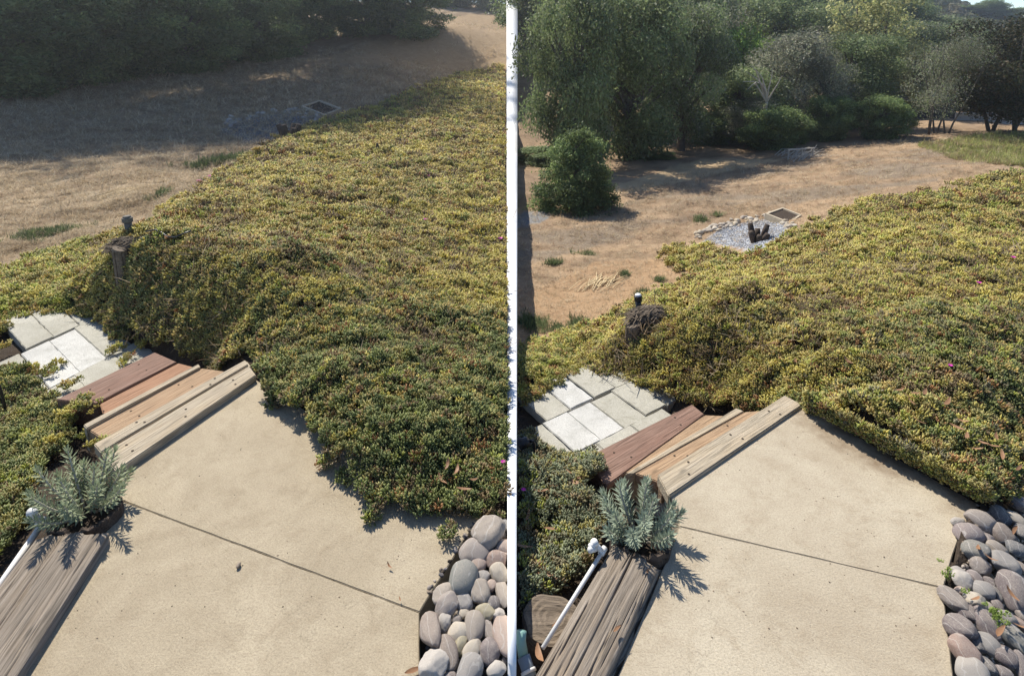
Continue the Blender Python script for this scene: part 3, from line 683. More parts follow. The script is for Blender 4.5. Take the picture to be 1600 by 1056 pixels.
C_ = {'tan': (.36, .30, .24), 'taupe': (.30, .25, .22), 'pink': (.44, .31, .25), 'grey': (.28, .27, .26), 'slate': (.115, .12, .13), 'green': (.19, .20, .18), 'cream': (.55, .47, .35), 'mauve': (.235, .185, .185), 'red': (.36, .22, .17),
      'brown': (.25, .19, .155), 'dark': (.13, .115, .12), 'pale': (.50, .46, .41), 'yellow': (.46, .40, .22), 'plum': (.165, .125, .135), 'blue': (.14, .165, .19)}
C_ = {k: tuple(1.12 * (.78 * c + .22 * sum(v) / 3 * (1.06, 1.0, .92)[i]) for i, c in enumerate(v)) for k, v in C_.items()}
def stones(bed, x0, y0, k, lst, group):
    for n, (cx, cy, w, h, col, rough, words) in enumerate(lst):
        px, py = x0 + cx / k, y0 + cy / k; w_, h_ = w / k, h / k
        p0 = at(px, py, .02); dep = to_px(*p0)[2]; s = dep / F
        ax = w_ / 2 * s; az = min(w_, h_) / 2 * s * .78; ay = max(.35 * ax, h_ / 2 * s * 1.22)
        zc = az * .62 - .005
        p = at(px, py, zc + .01)
        me = STONES[(9 + n % 3) if rough else (n * 5) % 9] if n % 4 else STONES[9 + n % 3]
        o = bpy.data.objects.new('river_stone', me); COL.objects.link(o)
        o.location = p; o.scale = (ax * 1.06, ay * 1.06, az); o.rotation_euler = (random.uniform(-.2, .2), random.uniform(-.2, .2), random.uniform(-.5, .5))
        c = C_[col]; j = random.uniform(.82, 1.14) * (.84 if x0 > 800 else 1); o.color = (c[0] * j, c[1] * j, c[2] * j, 1)
        tag(o, words + ' ' + bed, 'stone', group)
BL, BR = 'in the left stone bed', 'in the right stone bed'
stones(BL, 400, 740, 3.3425, [
 (1215,310,172,168,'tan',0,'large round tan-grey stone, topmost'), (1145,405,168,115,'taupe',0,'flat-topped taupe stone second from the top'), (1290,385,90,95,'pink',0,'pink stone next to the topmost one'),
 (1163,466,88,72,'pink',0,'small pale pink stone above the dark green one'), (1258,446,112,92,'red',0,'reddish wedge-shaped stone'), (1080,538,150,175,'green',0,'large dark greenish stone near the path corner'),
 (1268,515,105,92,'cream',0,'cream stone below the reddish wedge'), (1185,540,72,66,'grey',0,'small grey stone below the pale pink one'), (988,628,124,104,'tan',0,'tan stone touching the path just below the green stone'),
 (1170,620,112,118,'tan',1,'pitted tan stone with hollows'), (1228,582,68,56,'pink',0,'small pink stone beside the pitted tan one'), (1290,622,72,150,'tan',0,'tall tan stone at the right rim'),
 (1085,672,94,84,'grey',0,'grey stone below the large green one'), (1000,692,112,118,'taupe',1,'rough taupe stone at the joint of the path'), (1236,676,84,72,'dark',0,'dark stone half hidden'),
 (912,815,112,195,'brown',1,'tall purple-brown stone against the path'), (985,778,78,78,'pale',0,'small beige stone beside the purple-brown one'), (1050,766,52,46,'dark',0,'tiny dark stone'),
 (1086,726,62,52,'cream',0,'tiny cream stone'), (1196,730,108,78,'yellow',1,'rough yellowish stone'), (1266,732,66,64,'pale',0,'small white stone at the right rim'),
 (1140,792,112,142,'tan',0,'upright oval grey-tan stone'), (1068,828,124,94,'cream',0,'smooth cream oval stone, brightest'), (1066,888,78,98,'yellow',1,'mossy yellow-green angular stone'),
 (1216,822,58,118,'taupe',0,'narrow upright taupe stone'), (1292,832,100,235,'pink',0,'largest pinkish stone at the right rim'), (1000,926,108,155,'brown',0,'upright brown-grey stone'),
 (1130,926,90,114,'cream',0,'cream upright stone low'), (1226,926,108,114,'mauve',0,'tilted mauve stone'), (936,992,155,140,'pale',1,'rough whitish stone at the lower left corner'),
 (1116,1024,130,150,'grey',0,'large smooth grey stone at the bottom'), (1256,1018,98,80,'pale',0,'beige-grey stone in the lower right corner'), (1303,270,44,84,'blue',0,'blue-grey stone cut by the right rim near the top'),
 (1300,966,40,50,'dark',0,'small dark stone at the right rim near the bottom'), (1012,1060,70,60,'mauve',0,'mauve stone cut by the bottom of the frame')], 'river stones beside the left path')
stones(BR, 1300, 740, 3.343, [
 (970,150,86,94,'plum',0,'plum stone, topmost'), (878,212,88,98,'slate',0,'slate stone with pale veins near the top'), (780,246,134,124,'taupe',0,'broad taupe stone near the top left'),
 (950,232,78,78,'cream',0,'round beige stone near the top'), (660,250,72,40,'pale',0,'small pale stone out on the concrete'), (710,312,142,110,'mauve',0,'large flat mauve stone on the path edge'),
 (880,307,128,98,'brown',0,'brown-mauve oval stone'), (992,296,66,104,'slate',0,'slate stone at the right rim near the top'), (808,342,80,68,'mauve',0,'small mauve stone between two large ones'),
 (746,402,144,114,'green',0,'large square dark green-grey stone'), (856,392,98,84,'tan',0,'tan-grey wedge-shaped stone'), (966,392,98,78,'blue',0,'dark blue oval stone'),
 (900,467,134,114,'grey',0,'large round grey stone'), (780,482,92,88,'taupe',1,'pitted taupe stone'), (950,606,148,195,'mauve',0,'largest mauve stone at the right rim'),
 (655,512,84,54,'pale',0,'pale flat stone next to the green weed'), (685,552,88,84,'pale',1,'light grey rough stone'), (744,537,62,62,'mauve',0,'small mauve stone near the joint'),
 (790,606,104,88,'grey',0,'grey oval stone tilted'), (856,622,48,84,'slate',0,'narrow slate stone'), (826,566,54,54,'plum',0,'small plum stone'), (630,656,98,140,'taupe',1,'upright taupe stone against the path'),
 (681,613,68,44,'pink',0,'small pinkish stone'), (750,662,98,98,'cream',1,'beige angular stone'), (704,720,88,98,'plum',0,'dark plum upright stone'), (810,696,58,54,'cream',0,'small pale cream stone'),
 (862,682,58,48,'mauve',0,'small dark mauve stone'), (664,802,134,124,'mauve',1,'pitted grey-purple stone against the path'), (815,782,110,136,'mauve',0,'tall mauve stone beside the trailing succulent'),
 (920,752,74,80,'grey',0,'small grey stone'), (950,857,114,150,'green',0,'olive-grey egg-shaped stone'), (825,887,94,114,'grey',0,'light grey upright stone'), (755,882,62,88,'slate',0,'dark grey stone half hidden'),
 (688,917,134,136,'red',0,'terracotta stone against the path'), (906,952,94,100,'plum',0,'plum stone low in the bed'), (734,1030,156,120,'pale',0,'large light grey stone at the bottom'),
 (800,1002,84,94,'slate',0,'dark grey stone at the bottom'), (986,992,76,124,'mauve',0,'grey-purple stone in the lower right corner'), (906,1046,94,70,'mauve',0,'dark mauve stone cut by the bottom of the frame'),
 (990,786,50,94,'red',0,'reddish stone cut by the right rim'), (990,492,50,94,'brown',0,'brown stone cut by the right rim'), (880,568,50,64,'dark',0,'small dark stone above the largest one'), (985,730,50,60,'taupe',0,'small taupe stone at the right rim')], 'river stones beside the right path')
# small gravel and litter between the stones
def pebble_mesh(seed):
    bm = bmesh.new(); bmesh.ops.create_icosphere(bm, subdivisions=2, radius=1.0); r = np.random.default_rng(seed); A = r.normal(0, 1, (3, 3))
    for v in bm.verts: d = np.array(v.co); v.co = d * (1 + .14 * np.sin(2.2 * A @ d).sum()) * [1, .8, .6]
    return bm_mesh('pebble', bm)
PEB = proto_coll('pebble', [pebble_mesh(k) for k in range(5)], M['pebble']); G_PEB = gn_group('scatter_pebble', PEB)
def flat_scatter(T, side, poly, n, zoff, size, cols, group, npro, name, label, cat, tilt=.3, yr=(1.2, 60), px_uniform=True, lean=None):
    bx = np.array(poly); lo, hi = bx.min(0), bx.max(0); P = []; tries = 0
    px = rng.uniform(lo[0], hi[0], n * 3); py = rng.uniform(lo[1], hi[1], n * 3); k = in_poly(px, py, poly); px, py = px[k][:n], py[k][:n]
    z = np.full(len(px), -.3)                     # find the ground under each spot
    for _ in range(25):
        xc, yc = (px - CX) / F, -(py - CY) / F; rx, ry, rz = xc, CP + yc * SP, -SP + yc * CP
        t = (z - EYE) / np.minimum(rz, -1e-3); t = np.clip(t, 0, 150); x, y = rx * t, ry * t; z = z * .4 + .6 * T.h(x, y)
    hh = T.h(x, y)
    hh = np.where(in_poly(x, y, T.lim[0][0]), 0.0, hh)
    ok = (y > yr[0]) & (y < yr[1]) & (np.sign(x) == side) & (np.abs(x) > .013 * y); x, y, z = x[ok], y[ok], hh[ok] + zoff
    c = np.array(cols)[rng.integers(0, len(cols), len(x))] * rng.uniform(.7, 1.25, (len(x), 1))
    S = size(y) * rng.uniform(.6, 1.4, len(x)); R = np.stack([rng.normal(0, tilt, len(x)), rng.normal(0, tilt, len(x)), rng.uniform(0, 6.28, len(x))], 1)
    return scatter(name, np.stack([x, y, z], 1), R, S, c, group, npro, label, cat)
grit = [(.10,.08,.06),(.2,.16,.12),(.3,.26,.22),(.14,.13,.13)]
flat_scatter(TL, -1, [(668,1070),(668,965),(715,890),(750,835),(800,815),(800,1070)], 1300, .0, lambda y: .008 + 0 * y, grit, G_PEB, 5, 'grit', 'dark grit between the stones of the left bed', 'grit')
flat_scatter(TR, 1, [(1504,1070),(1494,920),(1506,840),(1545,795),(1640,800),(1640,1070)], 1500, .0, lambda y: .008 + 0 * y, grit, G_PEB, 5, 'grit', 'dark grit between the stones at the right edge', 'grit')

# ----------------------------------------------------------------- gravel beds, rocks, cut stems and raised boxes in the fields
def ground_at(T, px, py):
    z = -.5
    for _ in range(30): p = at(px, py, z); z = z * .4 + .6 * float(T.h(np.array([p[0]]), np.array([p[1]]))[0])
    p = at(px, py, z); return np.array([p[0], p[1], float(T.h(np.array([p[0]]), np.array([p[1]]))[0])])
gravL = [(350,206),(374,187),(440,178),(492,187),(498,202),(455,221),(400,226)]; gravR = [(1098,378),(1135,353),(1200,343),(1230,353),(1224,371),(1180,391),(1140,385)]
flat_scatter(TL, -1, gravL, 2600, .01, lambda y: (.0009 * y), [(.2,.21,.23),(.3,.31,.33),(.13,.14,.15)], G_PEB, 5, 'gravel', 'blue-grey gravel bed in the left field, darkened in colour for shade', 'gravel')  # pebble colours darkened for the tree shade lying over the bed
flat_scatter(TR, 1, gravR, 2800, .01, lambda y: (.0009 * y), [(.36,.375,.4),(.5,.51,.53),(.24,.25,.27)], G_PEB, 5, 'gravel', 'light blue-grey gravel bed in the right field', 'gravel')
def rocks(T, line, n, spread, size, cols, label, group):
    L = np.array(line, float)
    for k in range(n):
        t = random.uniform(0, len(L) - 1.001); i = int(t); p = L[i] * (1 - t + i) + L[i + 1] * (t - i); p = p + np.array([random.gauss(0, spread), random.gauss(0, spread * .6)])
        g = ground_at(T, *p); s = size * g[1] * random.uniform(.6, 1.35)
        o = bpy.data.objects.new('rock', STONES[random.choice((9, 10, 11, 2))]); COL.objects.link(o); o.location = g + [0, 0, s * .3]
        o.scale = (s, s * .8, s * .6); o.rotation_euler = (random.uniform(-.3, .3), random.uniform(-.3, .3), random.uniform(0, 6)); c = random.choice(cols); o.color = (*c, 1)
        tag(o, ('left end', 'middle', 'right end')[min(2, int(3 * t / (len(L) - 1)))] + ' of the rim: ' + ('pale ', 'dull ', 'greyish ', 'bright ')[cols.index(c)] + label, 'rock', group)
rocks(TR, [(1088,372),(1110,360),(1140,352),(1170,345),(1200,339),(1222,346),(1236,356)], 80, 4.5, .0048, [(.55,.47,.34),(.48,.40,.28),(.42,.36,.29),(.6,.54,.44)], 'rock edging the light gravel bed', 'rocks round the right gravel bed')
rocks(TL, [(352,200),(380,186),(420,178),(460,174),(495,186),(500,198)], 56, 5, .0046, [(.40,.36,.31),(.33,.30,.27),(.46,.42,.36)], 'rock edging the shaded gravel bed', 'rocks round the left gravel bed')
def cut_stems(T, px, py, label, n=6):
    g = ground_at(T, px, py); e = empty('cut_cactus', g); tag(e, label, 'cactus stump'); s = g[1] / 7.0
    for k in range(n):
        a = k * 6.28 / n + .3; b = g + [math.cos(a) * .05 * s, math.sin(a) * .05 * s, -.03]; t = b + np.array([math.cos(a) * .06 * s, math.sin(a) * .05 * s, random.uniform(.13, .24) * s])
        MB().tube([b, (b + t) / 2 + [0, 0, .02], t], [.03 * s, .036 * s, .03 * s], 8).build('stem', M['bark'], e, True)
cut_stems(TR, 1184, 378, 'dark cut cactus stems standing in the light gravel bed')
cut_stems(TL, 453, 218, 'dark cut cactus stems in the shaded gravel bed')
def raised_box(T, q, hgt, label):
    gz = np.mean([ground_at(T, *p) for p in q], 0)[2]; P = [at(p[0], p[1], gz) for p in q]; zt = gz + hgt; e = empty('raised_bed', np.mean(P, 0)); tag(e, label, 'raised bed')
    th = .035 * P[0][1] / 10
    for i in range(4):
        a, b = Vector(P[i]), Vector(P[(i + 1) % 4]); a.z = b.z = 0; d = b - a; L = d.length; d.normalize(); ang = math.atan2(d.y, d.x); c = (a + b) / 2; lo = min(p[2] for p in P) - .05
        MB().box((c.x, c.y, (zt + lo) / 2 + (.003 if i % 2 else 0)), (L + (th if i % 2 else -th), th, zt - lo), ang).build('side_board', M['box_wood'], e)
    bm = bmesh.new(); c = np.mean(P, 0); bm.faces.new([bm.verts.new((p[0] * .97 + c[0] * .03, p[1] * .97 + c[1] * .03, zt - hgt * .35)) for p in P]); put('soil', bm_mesh('soil', bm), M['soil_dark'], e)
raised_box(TR, [(1197,339),(1222,330),(1250,341),(1232,353)], .06, 'small wooden raised bed beside the light gravel')
raised_box(TL, [(473,172),(499,163),(532,176),(507,186)], .18, 'small wooden raised bed at the edge of the tree shadow')
def hurdle(T, px, py, w, h, ang, label):
    g = ground_at(T, px, py); e = empty('low_hurdle', g); tag(e, label, 'hurdle'); s = g[1] / F; W, Hh = w * s, h * s; d = np.array([math.cos(ang), math.sin(ang), 0]); r = .0011 * g[1]
    for k, nm in ((0, 'post'), (.55, 'post'), (1, 'post')): MB().box(g + d * W * k + [0, 0, Hh / 2 - .1], (r * 1.6, r * 1.6, Hh + .2), ang).build(nm, M['frame_wood'], e)
    MB().box(g + d * W * .5 + [0, -r * .3, Hh + r], (W * 1.06, r * 2.2, r * 1.6), ang).build('top_rail', M['frame_wood'], e)
    MB().box(g + d * W * .5 + [0, r * .6, Hh * .35], (W, r * 1.2, r * 1.4), ang).build('rail', M['frame_wood'], e)
    return e
hurdle(TR, 1231, 250, 50, 15, .35, 'low pale wooden frame at the foot of the trees, right field')
hurdle(TL, 523, 64, 28, 13, .2, 'low pale wooden frame at the foot of the dark trees, left field')
def brush(T, px, py, w, n, label, up=.35):
    g = ground_at(T, px, py); s = g[1] / F; mb = MB()
    for _ in range(n):
        a = g + np.array([random.uniform(0, w) * s, random.uniform(-.5, .8), random.uniform(0, .1)]); an = random.gauss(.35, .5); L = random.uniform(10, 34) * s
        b = a + np.array([math.cos(an) * L, math.sin(an) * L * .5, random.uniform(-.05, up) * L + .05]); m_ = (a + b) / 2 + [0, random.uniform(-.1, .1), random.uniform(0, .12)]
        mb.tube([a, m_, b], [.012, .009, .004], 4, False)
    o = mb.build('brush_pile', M['frame_wood']); tag(o, label, 'brush pile')
brush(TR, 1226, 252, 62, 70, 'pile of dry grey twigs trailing from the pale frame, right field')
brush(TL, 548, 66, 60, 110, 'dry grey brush beside the dark bush, left field', .6)

# ----------------------------------------------------------------- retaining posts, pipes, thatch, stakes
def log_post(px, py, d, h, r, label):
    p = atd(px, py, d); e = empty('log_post', p - [0, 0, h]); tag(e, label, 'post')
    mb = MB(); n = 14; zs = [-h, -h * .5, -.01, 0]
    mb.tube([p + [random.uniform(-.004, .004), 0, z] for z in zs], [r * 1.03, r, r, r * .93], n).build('shaft', M['log'], e)
    for k in range(7):
        a = k * .9; q = p + [math.cos(a) * r * .98, math.sin(a) * r * .98, 0]
        MB().tube([q - [0, 0, h * .9], q - [0, 0, h * .5], q - [0, 0, .015]], [.004, .006, .003], 4).build('split', M['bark'], e)
log_post(187, 388, 4.58, .66, .055, 'short weathered log post holding the backlit bank of the left half')
log_post(989, 507, 3.96, .52, .05, 'short weathered log post holding the bank of the right half')
def thatch(px, py, d, rx, ry, rz, label, ang):
    p = atd(px, py, d); e = empty('thatch_mat', p - [0, 0, rz]); tag(e, label, 'thatch'); nu, nv_ = 28, 9; v = []; f = []
    for i in range(nv_):
        t = i / (nv_ - 1) * math.pi / 2
        for k in range(nu):
            a = k / nu * 2 * math.pi; j = 1 + .18 * (vnoise(np.array([math.cos(a) * 2 + 5.]), np.array([math.sin(a) * 2 + i * .3]), 8)[0] - .5)
            x, y = math.cos(a) * rx * math.cos(t) * j, math.sin(a) * ry * math.cos(t) * j
            v.append((p[0] + x * math.cos(ang) - y * math.sin(ang), p[1] + x * math.sin(ang) + y * math.cos(ang), p[2] - rz + rz * math.sin(t) * j))
    for i in range(nv_ - 1):
        for k in range(nu): k2 = (k + 1) % nu; f.append((i * nu + k, i * nu + k2, (i + 1) * nu + k2, (i + 1) * nu + k))
    put('mat', mesh_np('mat', v, f, True), M['thatch'], e)
    mb = MB()
    for _ in range(420):
        t = random.uniform(0, 1.45); a = random.uniform(0, 6.28); x, y = math.cos(a) * rx * math.cos(t), math.sin(a) * ry * math.cos(t); c = p + [x * math.cos(ang) - y * math.sin(ang), x * math.sin(ang) + y * math.cos(ang), -rz + rz * math.sin(t) * 1.02]
        dr = np.array([math.cos(ang) + random.gauss(0, .5), math.sin(ang) + random.gauss(0, .5), random.gauss(0, .15)]); L = random.uniform(.04, .12)
        mb.tube([c - dr * L / 2, c + [0, 0, .012], c + dr * L / 2 - [0, 0, .01]], .003, 3, False)
    o = mb.build('strands', M['log'], e); o['kind'] = 'stuff'
thatch(214, 371, 4.72, .20, .12, .085, 'grey mat of dead stems on top of the backlit bank', .25)
thatch(1014, 483, 4.06, .14, .09, .065, 'grey mat of dead stems behind the black capped pipe', .3)
def riser(px, py, d, L, r, lean, mats, label, cap=True):
    p = atd(px, py, d); e = empty('standpipe', p - [0, 0, L + .12]); tag(e, label, 'pipe'); ax = np.array([lean, 0, -1.])
    MB().tube([p + ax * (L + .12), p + ax * .03], r, 14).build('pipe', M[mats[0]], e, True)
    MB().tube([p + ax * .05, p + ax * .045, p + ax * .012, p + ax * .008], [r, r * 1.35, r * 1.35, r * 1.1], 14).build('collar', M[mats[0]], e, False)
    if cap: MB().tube([p + ax * .012, p, p - ax * .004], [r * 1.05, r * 1.0, r * .7], 14).build('cap', M[mats[1]], e, True)
riser(198, 338, 4.86, .26, .030, .03, ('grey_pipe', 'grey_pipe'), 'dusty grey standpipe above the log post in low sun')
riser(997, 460, 4.2, .13, .021, .06, ('black_plastic', 'cap'), 'black standpipe with a white cap above the bank')
def tube_obj(name, pts, r, mat, label, cat, n=6):
    o = MB().tube(pts, r, n).build(name, M[mat], None, True); return tag(o, label, cat)
tube_obj('drip_hose', [atd(228,362,4.62), atd(242,359,4.62), atd(252,363,4.6), atd(262,370,4.55), atd(274,371,4.5), atd(284,366,4.5), atd(298,361,4.5)], .006, 'black_plastic', 'thin black drip hose looping over the backlit bank', 'hose')
for T, px, py, lab, hh in ((TL, 590, 240, 'dark wooden stake standing in the golden ice plant, left half', .0165), (TR, 1317, 386, 'small dark stake standing in the yellow ice plant, right half', .0135)):
    g = ground_at(T, px, py); s = g[1]; o = MB().tube([g + [0, 0, -.1], g + [0, 0, hh * s * .7], g + [.01, 0, hh * s]], [.0028 * s, .0026 * s, .0018 * s], 6).build('stake', M['bark']); tag(o, lab, 'stake')
g = at(8, 632, -.36); tube_obj('garden_stake', [g - [0, 0, .1], g + [-.01, 0, .10], g + [-.03, 0, .19]], .009, 'black_plastic', 'thin black stake at the left picture edge above the green ice plant', 'stake')
# black path light at the left rim of the right garden
g = at(836, 716, -.36); e = empty('path_light', g); tag(e, 'black path light with a bent arm next to the pale pavers', 'light')
MB().tube([g - [0, 0, .1], g + [-.005, 0, .085], g + [-.012, 0, .10], g + [-.03, .0, .105]], .008, 8).build('arm', M['black_plastic'], e, True)
MB().tube([g + [-.03, 0, .105], g + [-.035, 0, .1], g + [-.08, -.005, .085], g + [-.085, -.005, .082]], [.014, .026, .030, .022], 12).build('lamp_head', M['black_plastic'], e, True)

# ----------------------------------------------------------------- white pipes beside the beams
def pvc(pts, r, fittings, label):
    e = empty('water_pipe', pts[0]); tag(e, label, 'pipe'); MB().tube(pts, r, 12).build('pipe', M['pvc'], e, True)
    for a, b, rr in fittings: MB().tube([a, b], rr, 12).build('fitting', M['pvc'], e, True)
a, b = at(-60,1000,-.02), at(66,818,.03); c = at(52,806,.06)
pvc([a, b], .011, [(b - (b - a) * .02, b + (b - a) * .04, .019), (b, c, .016), (c, at(50,800,.1), .018)], 'white plastic pipe with an elbow beside the backlit beam')
a, b = at(848,1012,-.02), at(941,862,.04); c = at(930,850,.07)
pvc([a, b], .0068, [(b - (b - a) * .03, b + (b - a) * .05, .0105), (b, c, .010), (at(934,852,.06), at(922,853,.075), .010), (at(930,857,.06), at(921,859,.07), .010), (c, at(928,846,.085), .013)], 'white plastic pipe with a small manifold beside the right beam')
e = empty('hose_coupling', at(822,1045,-.1)); tag(e, 'grey hose coupling at the bottom of the right half with a teal hose', 'coupling')
MB().tube([at(829,1058,-.06), at(818,1025,-.03)], .02, 14).build('body', M['pvc_grey'], e, True); MB().tube([at(827,1052,-.055), at(825,1046,-.05)], .024, 14).build('ring', M['pvc'], e, True); MB().tube([at(818,1026,-.03), at(814,1000,.0), at(815,985,.02)], [.016, .015, .015], 12).build('hose', M['teal'], e, True)

# ----------------------------------------------------------------- round log at the bottom of the right half
def cut_log(px, py, z, r, h, label):
    p = at(px, py, z); e = empty('cut_log', p - [0, 0, h]); tag(e, label, 'log'); n = 40; mb = MB()
    rad = lambda a: r * (1 + .06 * math.sin(3 * a + 1) + .03 * math.sin(7 * a))
    rings = [(1.0, -h), (1.02, -.02), (.97, 0)]; v = []; f = []
    for k, zz in rings: v += [(p[0] + rad(i / n * 6.283) * k * math.cos(i / n * 6.283), p[1] + rad(i / n * 6.283) * k * math.sin(i / n * 6.283), p[2] + zz) for i in range(n)]
    for q in range(2):
        for i in range(n): i2 = (i + 1) % n; f.append((q * n + i, q * n + i2, (q + 1) * n + i2, (q + 1) * n + i))
    me = bpy.data.meshes.new('bark_side'); me.from_pydata(v, [], f); put('bark', me, M['bark'], e)
    v = []; f = []; R = 9
    for q in range(R):
        for i in range(n): t = i / n * 6.283; k = .975 * (1 - q / R); v.append((p[0] + rad(t) * k * math.cos(t), p[1] + rad(t) * k * math.sin(t), p[2] + (.001 if q % 2 else -.002)))
    for q in range(R - 1):
        for i in range(n): i2 = (i + 1) % n; f.append((q * n + i, q * n + i2, (q + 1) * n + i2, (q + 1) * n + i))
    f.append(tuple((R - 1) * n + i for i in range(n))); me = bpy.data.meshes.new('cut_face'); me.from_pydata(v, [], f); put('cut_face', me, M['log'], e)
cut_log(862, 965, -.05, .095, .22, 'round cut log with a weathered top beside the white pipe')

# ----------------------------------------------------------------- stump planters with silvery spurge
def spurge(base, n_stems, hgt, lean, seed, name_label, tint):
    r = np.random.default_rng(seed); e = empty('spurge_plant', base); tag(e, name_label, 'plant')
    for s in range(n_stems):
        a = 2.4 * s + r.uniform(-.3, .3); q = (s + .5) / n_stems; out = (.25 + .95 * q ** .6); L = hgt * r.uniform(.75, 1.1) * (1.05 - .25 * q)
        pts = []; p = np.array(base) + [math.cos(a) * .05 * q ** .5, math.sin(a) * .05 * q ** .5, 0]; d = np.array([math.cos(a) * math.sin(out) + lean[0], math.sin(a) * math.sin(out) + lean[1], math.cos(out)]); d /= np.linalg.norm(d)
        for k in range(9): pts.append(p.copy()); p = p + d * L / 8; d = d + [0, 0, .09]; d /= np.linalg.norm(d)
        st = MB().tube(pts, [.005] * 5 + [.004, .004, .003, .002], 5).build('stem', M['frame_wood'], e, True)
        v = []; f = []; C = []; P = np.array(pts); nl = 66
        for k in range(nl):
            t = .12 + .88 * k / nl; u = t * 8; i = min(int(u), 7); o = P[i] * (1 - u + i) + P[i + 1] * (u - i); ax = P[i + 1] - P[i]; ax /= np.linalg.norm(ax)
            b = np.cross(ax, [.3, .2, 1]); b /= np.linalg.norm(b); c = np.cross(ax, b); th = k * 2.3999; rd = b * math.cos(th) + c * math.sin(th)
            up = .25 + .75 * max(0, (t - .8) / .2); ld = rd * (1 - up * .65) + ax * (.35 + up * .8); ld /= np.linalg.norm(ld); ll = r.uniform(.032, .045) * (1 - .35 * max(0, (t - .85) / .15)); w = .0048
            sd = np.cross(ld, ax); sd /= np.linalg.norm(sd) + 1e-6; nn = np.cross(sd, ld); k0 = len(v)
            v += [o, o + ld * ll * .45 + sd * w - nn * .001, o + ld * ll, o + ld * ll * .45 - sd * w - nn * .001, o + ld * ll * .5 + nn * .0016]
            f += [(k0, k0 + 1, k0 + 4), (k0 + 1, k0 + 2, k0 + 4), (k0 + 2, k0 + 3, k0 + 4), (k0 + 3, k0, k0 + 4)]
            old = max(0, .3 - t) / .3 if r.random() < .6 else 0; c_ = np.array(tint) * r.uniform(.8, 1.2) * (1 - old) + np.array([.32, .17, .12]) * old
            C += [c_] * 5
        put('leaves', mesh_np('leaves', v, f, False, np.array(C)), M['needle'], st)
def stump_planter(px, py, z, r, h, seed, label):
    p = at(px, py, z); e = empty('stump_planter', p - [0, 0, h]); tag(e, label, 'planter'); n = 48; rr = random.Random(seed)
    jag = [rr.uniform(-.012, .012) for _ in range(n)]; rad = [r * (1 + .05 * math.sin(2 * i / n * 6.283 + seed) + .03 * math.sin(5 * i / n * 6.283)) * (1 + rr.uniform(-.02, .02)) for i in range(n)]
    v = []; f = []
    for k, zz, jj in ((1.04, -h, 0), (1.0, -h * .4, 0), (.98, -.0, 1), (.84, -.002, 1), (.80, -.06, 0)):
        v += [(p[0] + rad[i] * k * math.cos(i / n * 6.283), p[1] + rad[i] * k * math.sin(i / n * 6.283), p[2] + zz + jag[i] * jj) for i in range(n)]
    for q in range(4):
        for i in range(n): i2 = (i + 1) % n; f.append((q * n + i, q * n + i2, (q + 1) * n + i2, (q + 1) * n + i))
    me = bpy.data.meshes.new('bark_shell'); me.from_pydata(v, [], f); me.update(); put('bark_shell', me, M['bark'], e)
    me = bpy.data.meshes.new('soil'); me.from_pydata([(p[0] + rad[i] * .82 * math.cos(i / n * 6.283), p[1] + rad[i] * .82 * math.sin(i / n * 6.283), p[2] - .04) for i in range(n)], [], [tuple(range(n))]); put('soil', me, M['soil_dark'], e)
    return p
p = stump_planter(132, 795, .045, .125, .4, 3, 'dark hollow stump planter in shade beside the backlit beam')
spurge(p + [-.01, .02, -.02], 17, .215, (-.10, .06), 31, 'silvery spurge in the left stump, casting a feathery shadow on the path', (.29, .33, .20))
p = stump_planter(1003, 832, .035, .115, .4, 5, 'grey hollow stump planter at the head of the right beam')
spurge(p + [-.01, .01, -.02], 15, .165, (-.06, .04), 32, 'blue-grey spurge in the right stump beside the tan steps', (.29, .34, .25))

# ----------------------------------------------------------------- trees
def leaf_cloud(blobs, n, size, cols, seed, gap=.42, flat=.3):
    r = np.random.default_rng(seed); B = np.array(blobs); w = (B[:, 3] * B[:, 4] + B[:, 4] * B[:, 5]); w /= w.sum()
    k = r.choice(len(B), n, p=w); d = r.normal(0, 1, (n, 3)); d /= np.linalg.norm(d, axis=1)[:, None]
    rad = .35 + .72 * r.random(n) ** .45
    P = B[k, :3] + d * B[k, 3:6] * rad[:, None]
    g = vnoise(P[:, 0] * 2.1 + 9, P[:, 2] * 2.1 + P[:, 1] * 1.3, seed) * .6 + vnoise(P[:, 0] * 5, P[:, 2] * 5 + P[:, 1] * 4.1, seed + 3) * .4
    keep = g > gap * r.uniform(.75, 1.15, n); P, d, k = P[keep], d[keep], k[keep]; n = len(P)
    P = P + r.normal(0, 1, (n, 3)) * (.05 + .16 * (r.random((n, 1)) < .25)) * size / .08
    nn = d * .6 + r.normal(0, .7, (n, 3)) + [0, 0, flat]; nn /= np.linalg.norm(nn, axis=1)[:, None]
    a = np.cross(nn, r.normal(0, 1, (n, 3))); a /= np.linalg.norm(a, axis=1)[:, None] + 1e-9; b = np.cross(nn, a)
    L = size * r.uniform(.6, 1.4, n)[:, None]; W = L * .42
    V = np.stack([P - a * L, P + b * W + nn * W * .25, P + a * L, P - b * W + nn * W * .25], 1).reshape(-1, 3)
    C = np.array(cols)[r.integers(0, len(cols), n)] * r.uniform(.75, 1.25, (n, 1)) * (.6 + .8 * r.random(len(B))[k])[:, None]
    return mesh_np('crown', V, np.arange(n * 4).reshape(-1, 4), False, np.repeat(C, 4, 0))
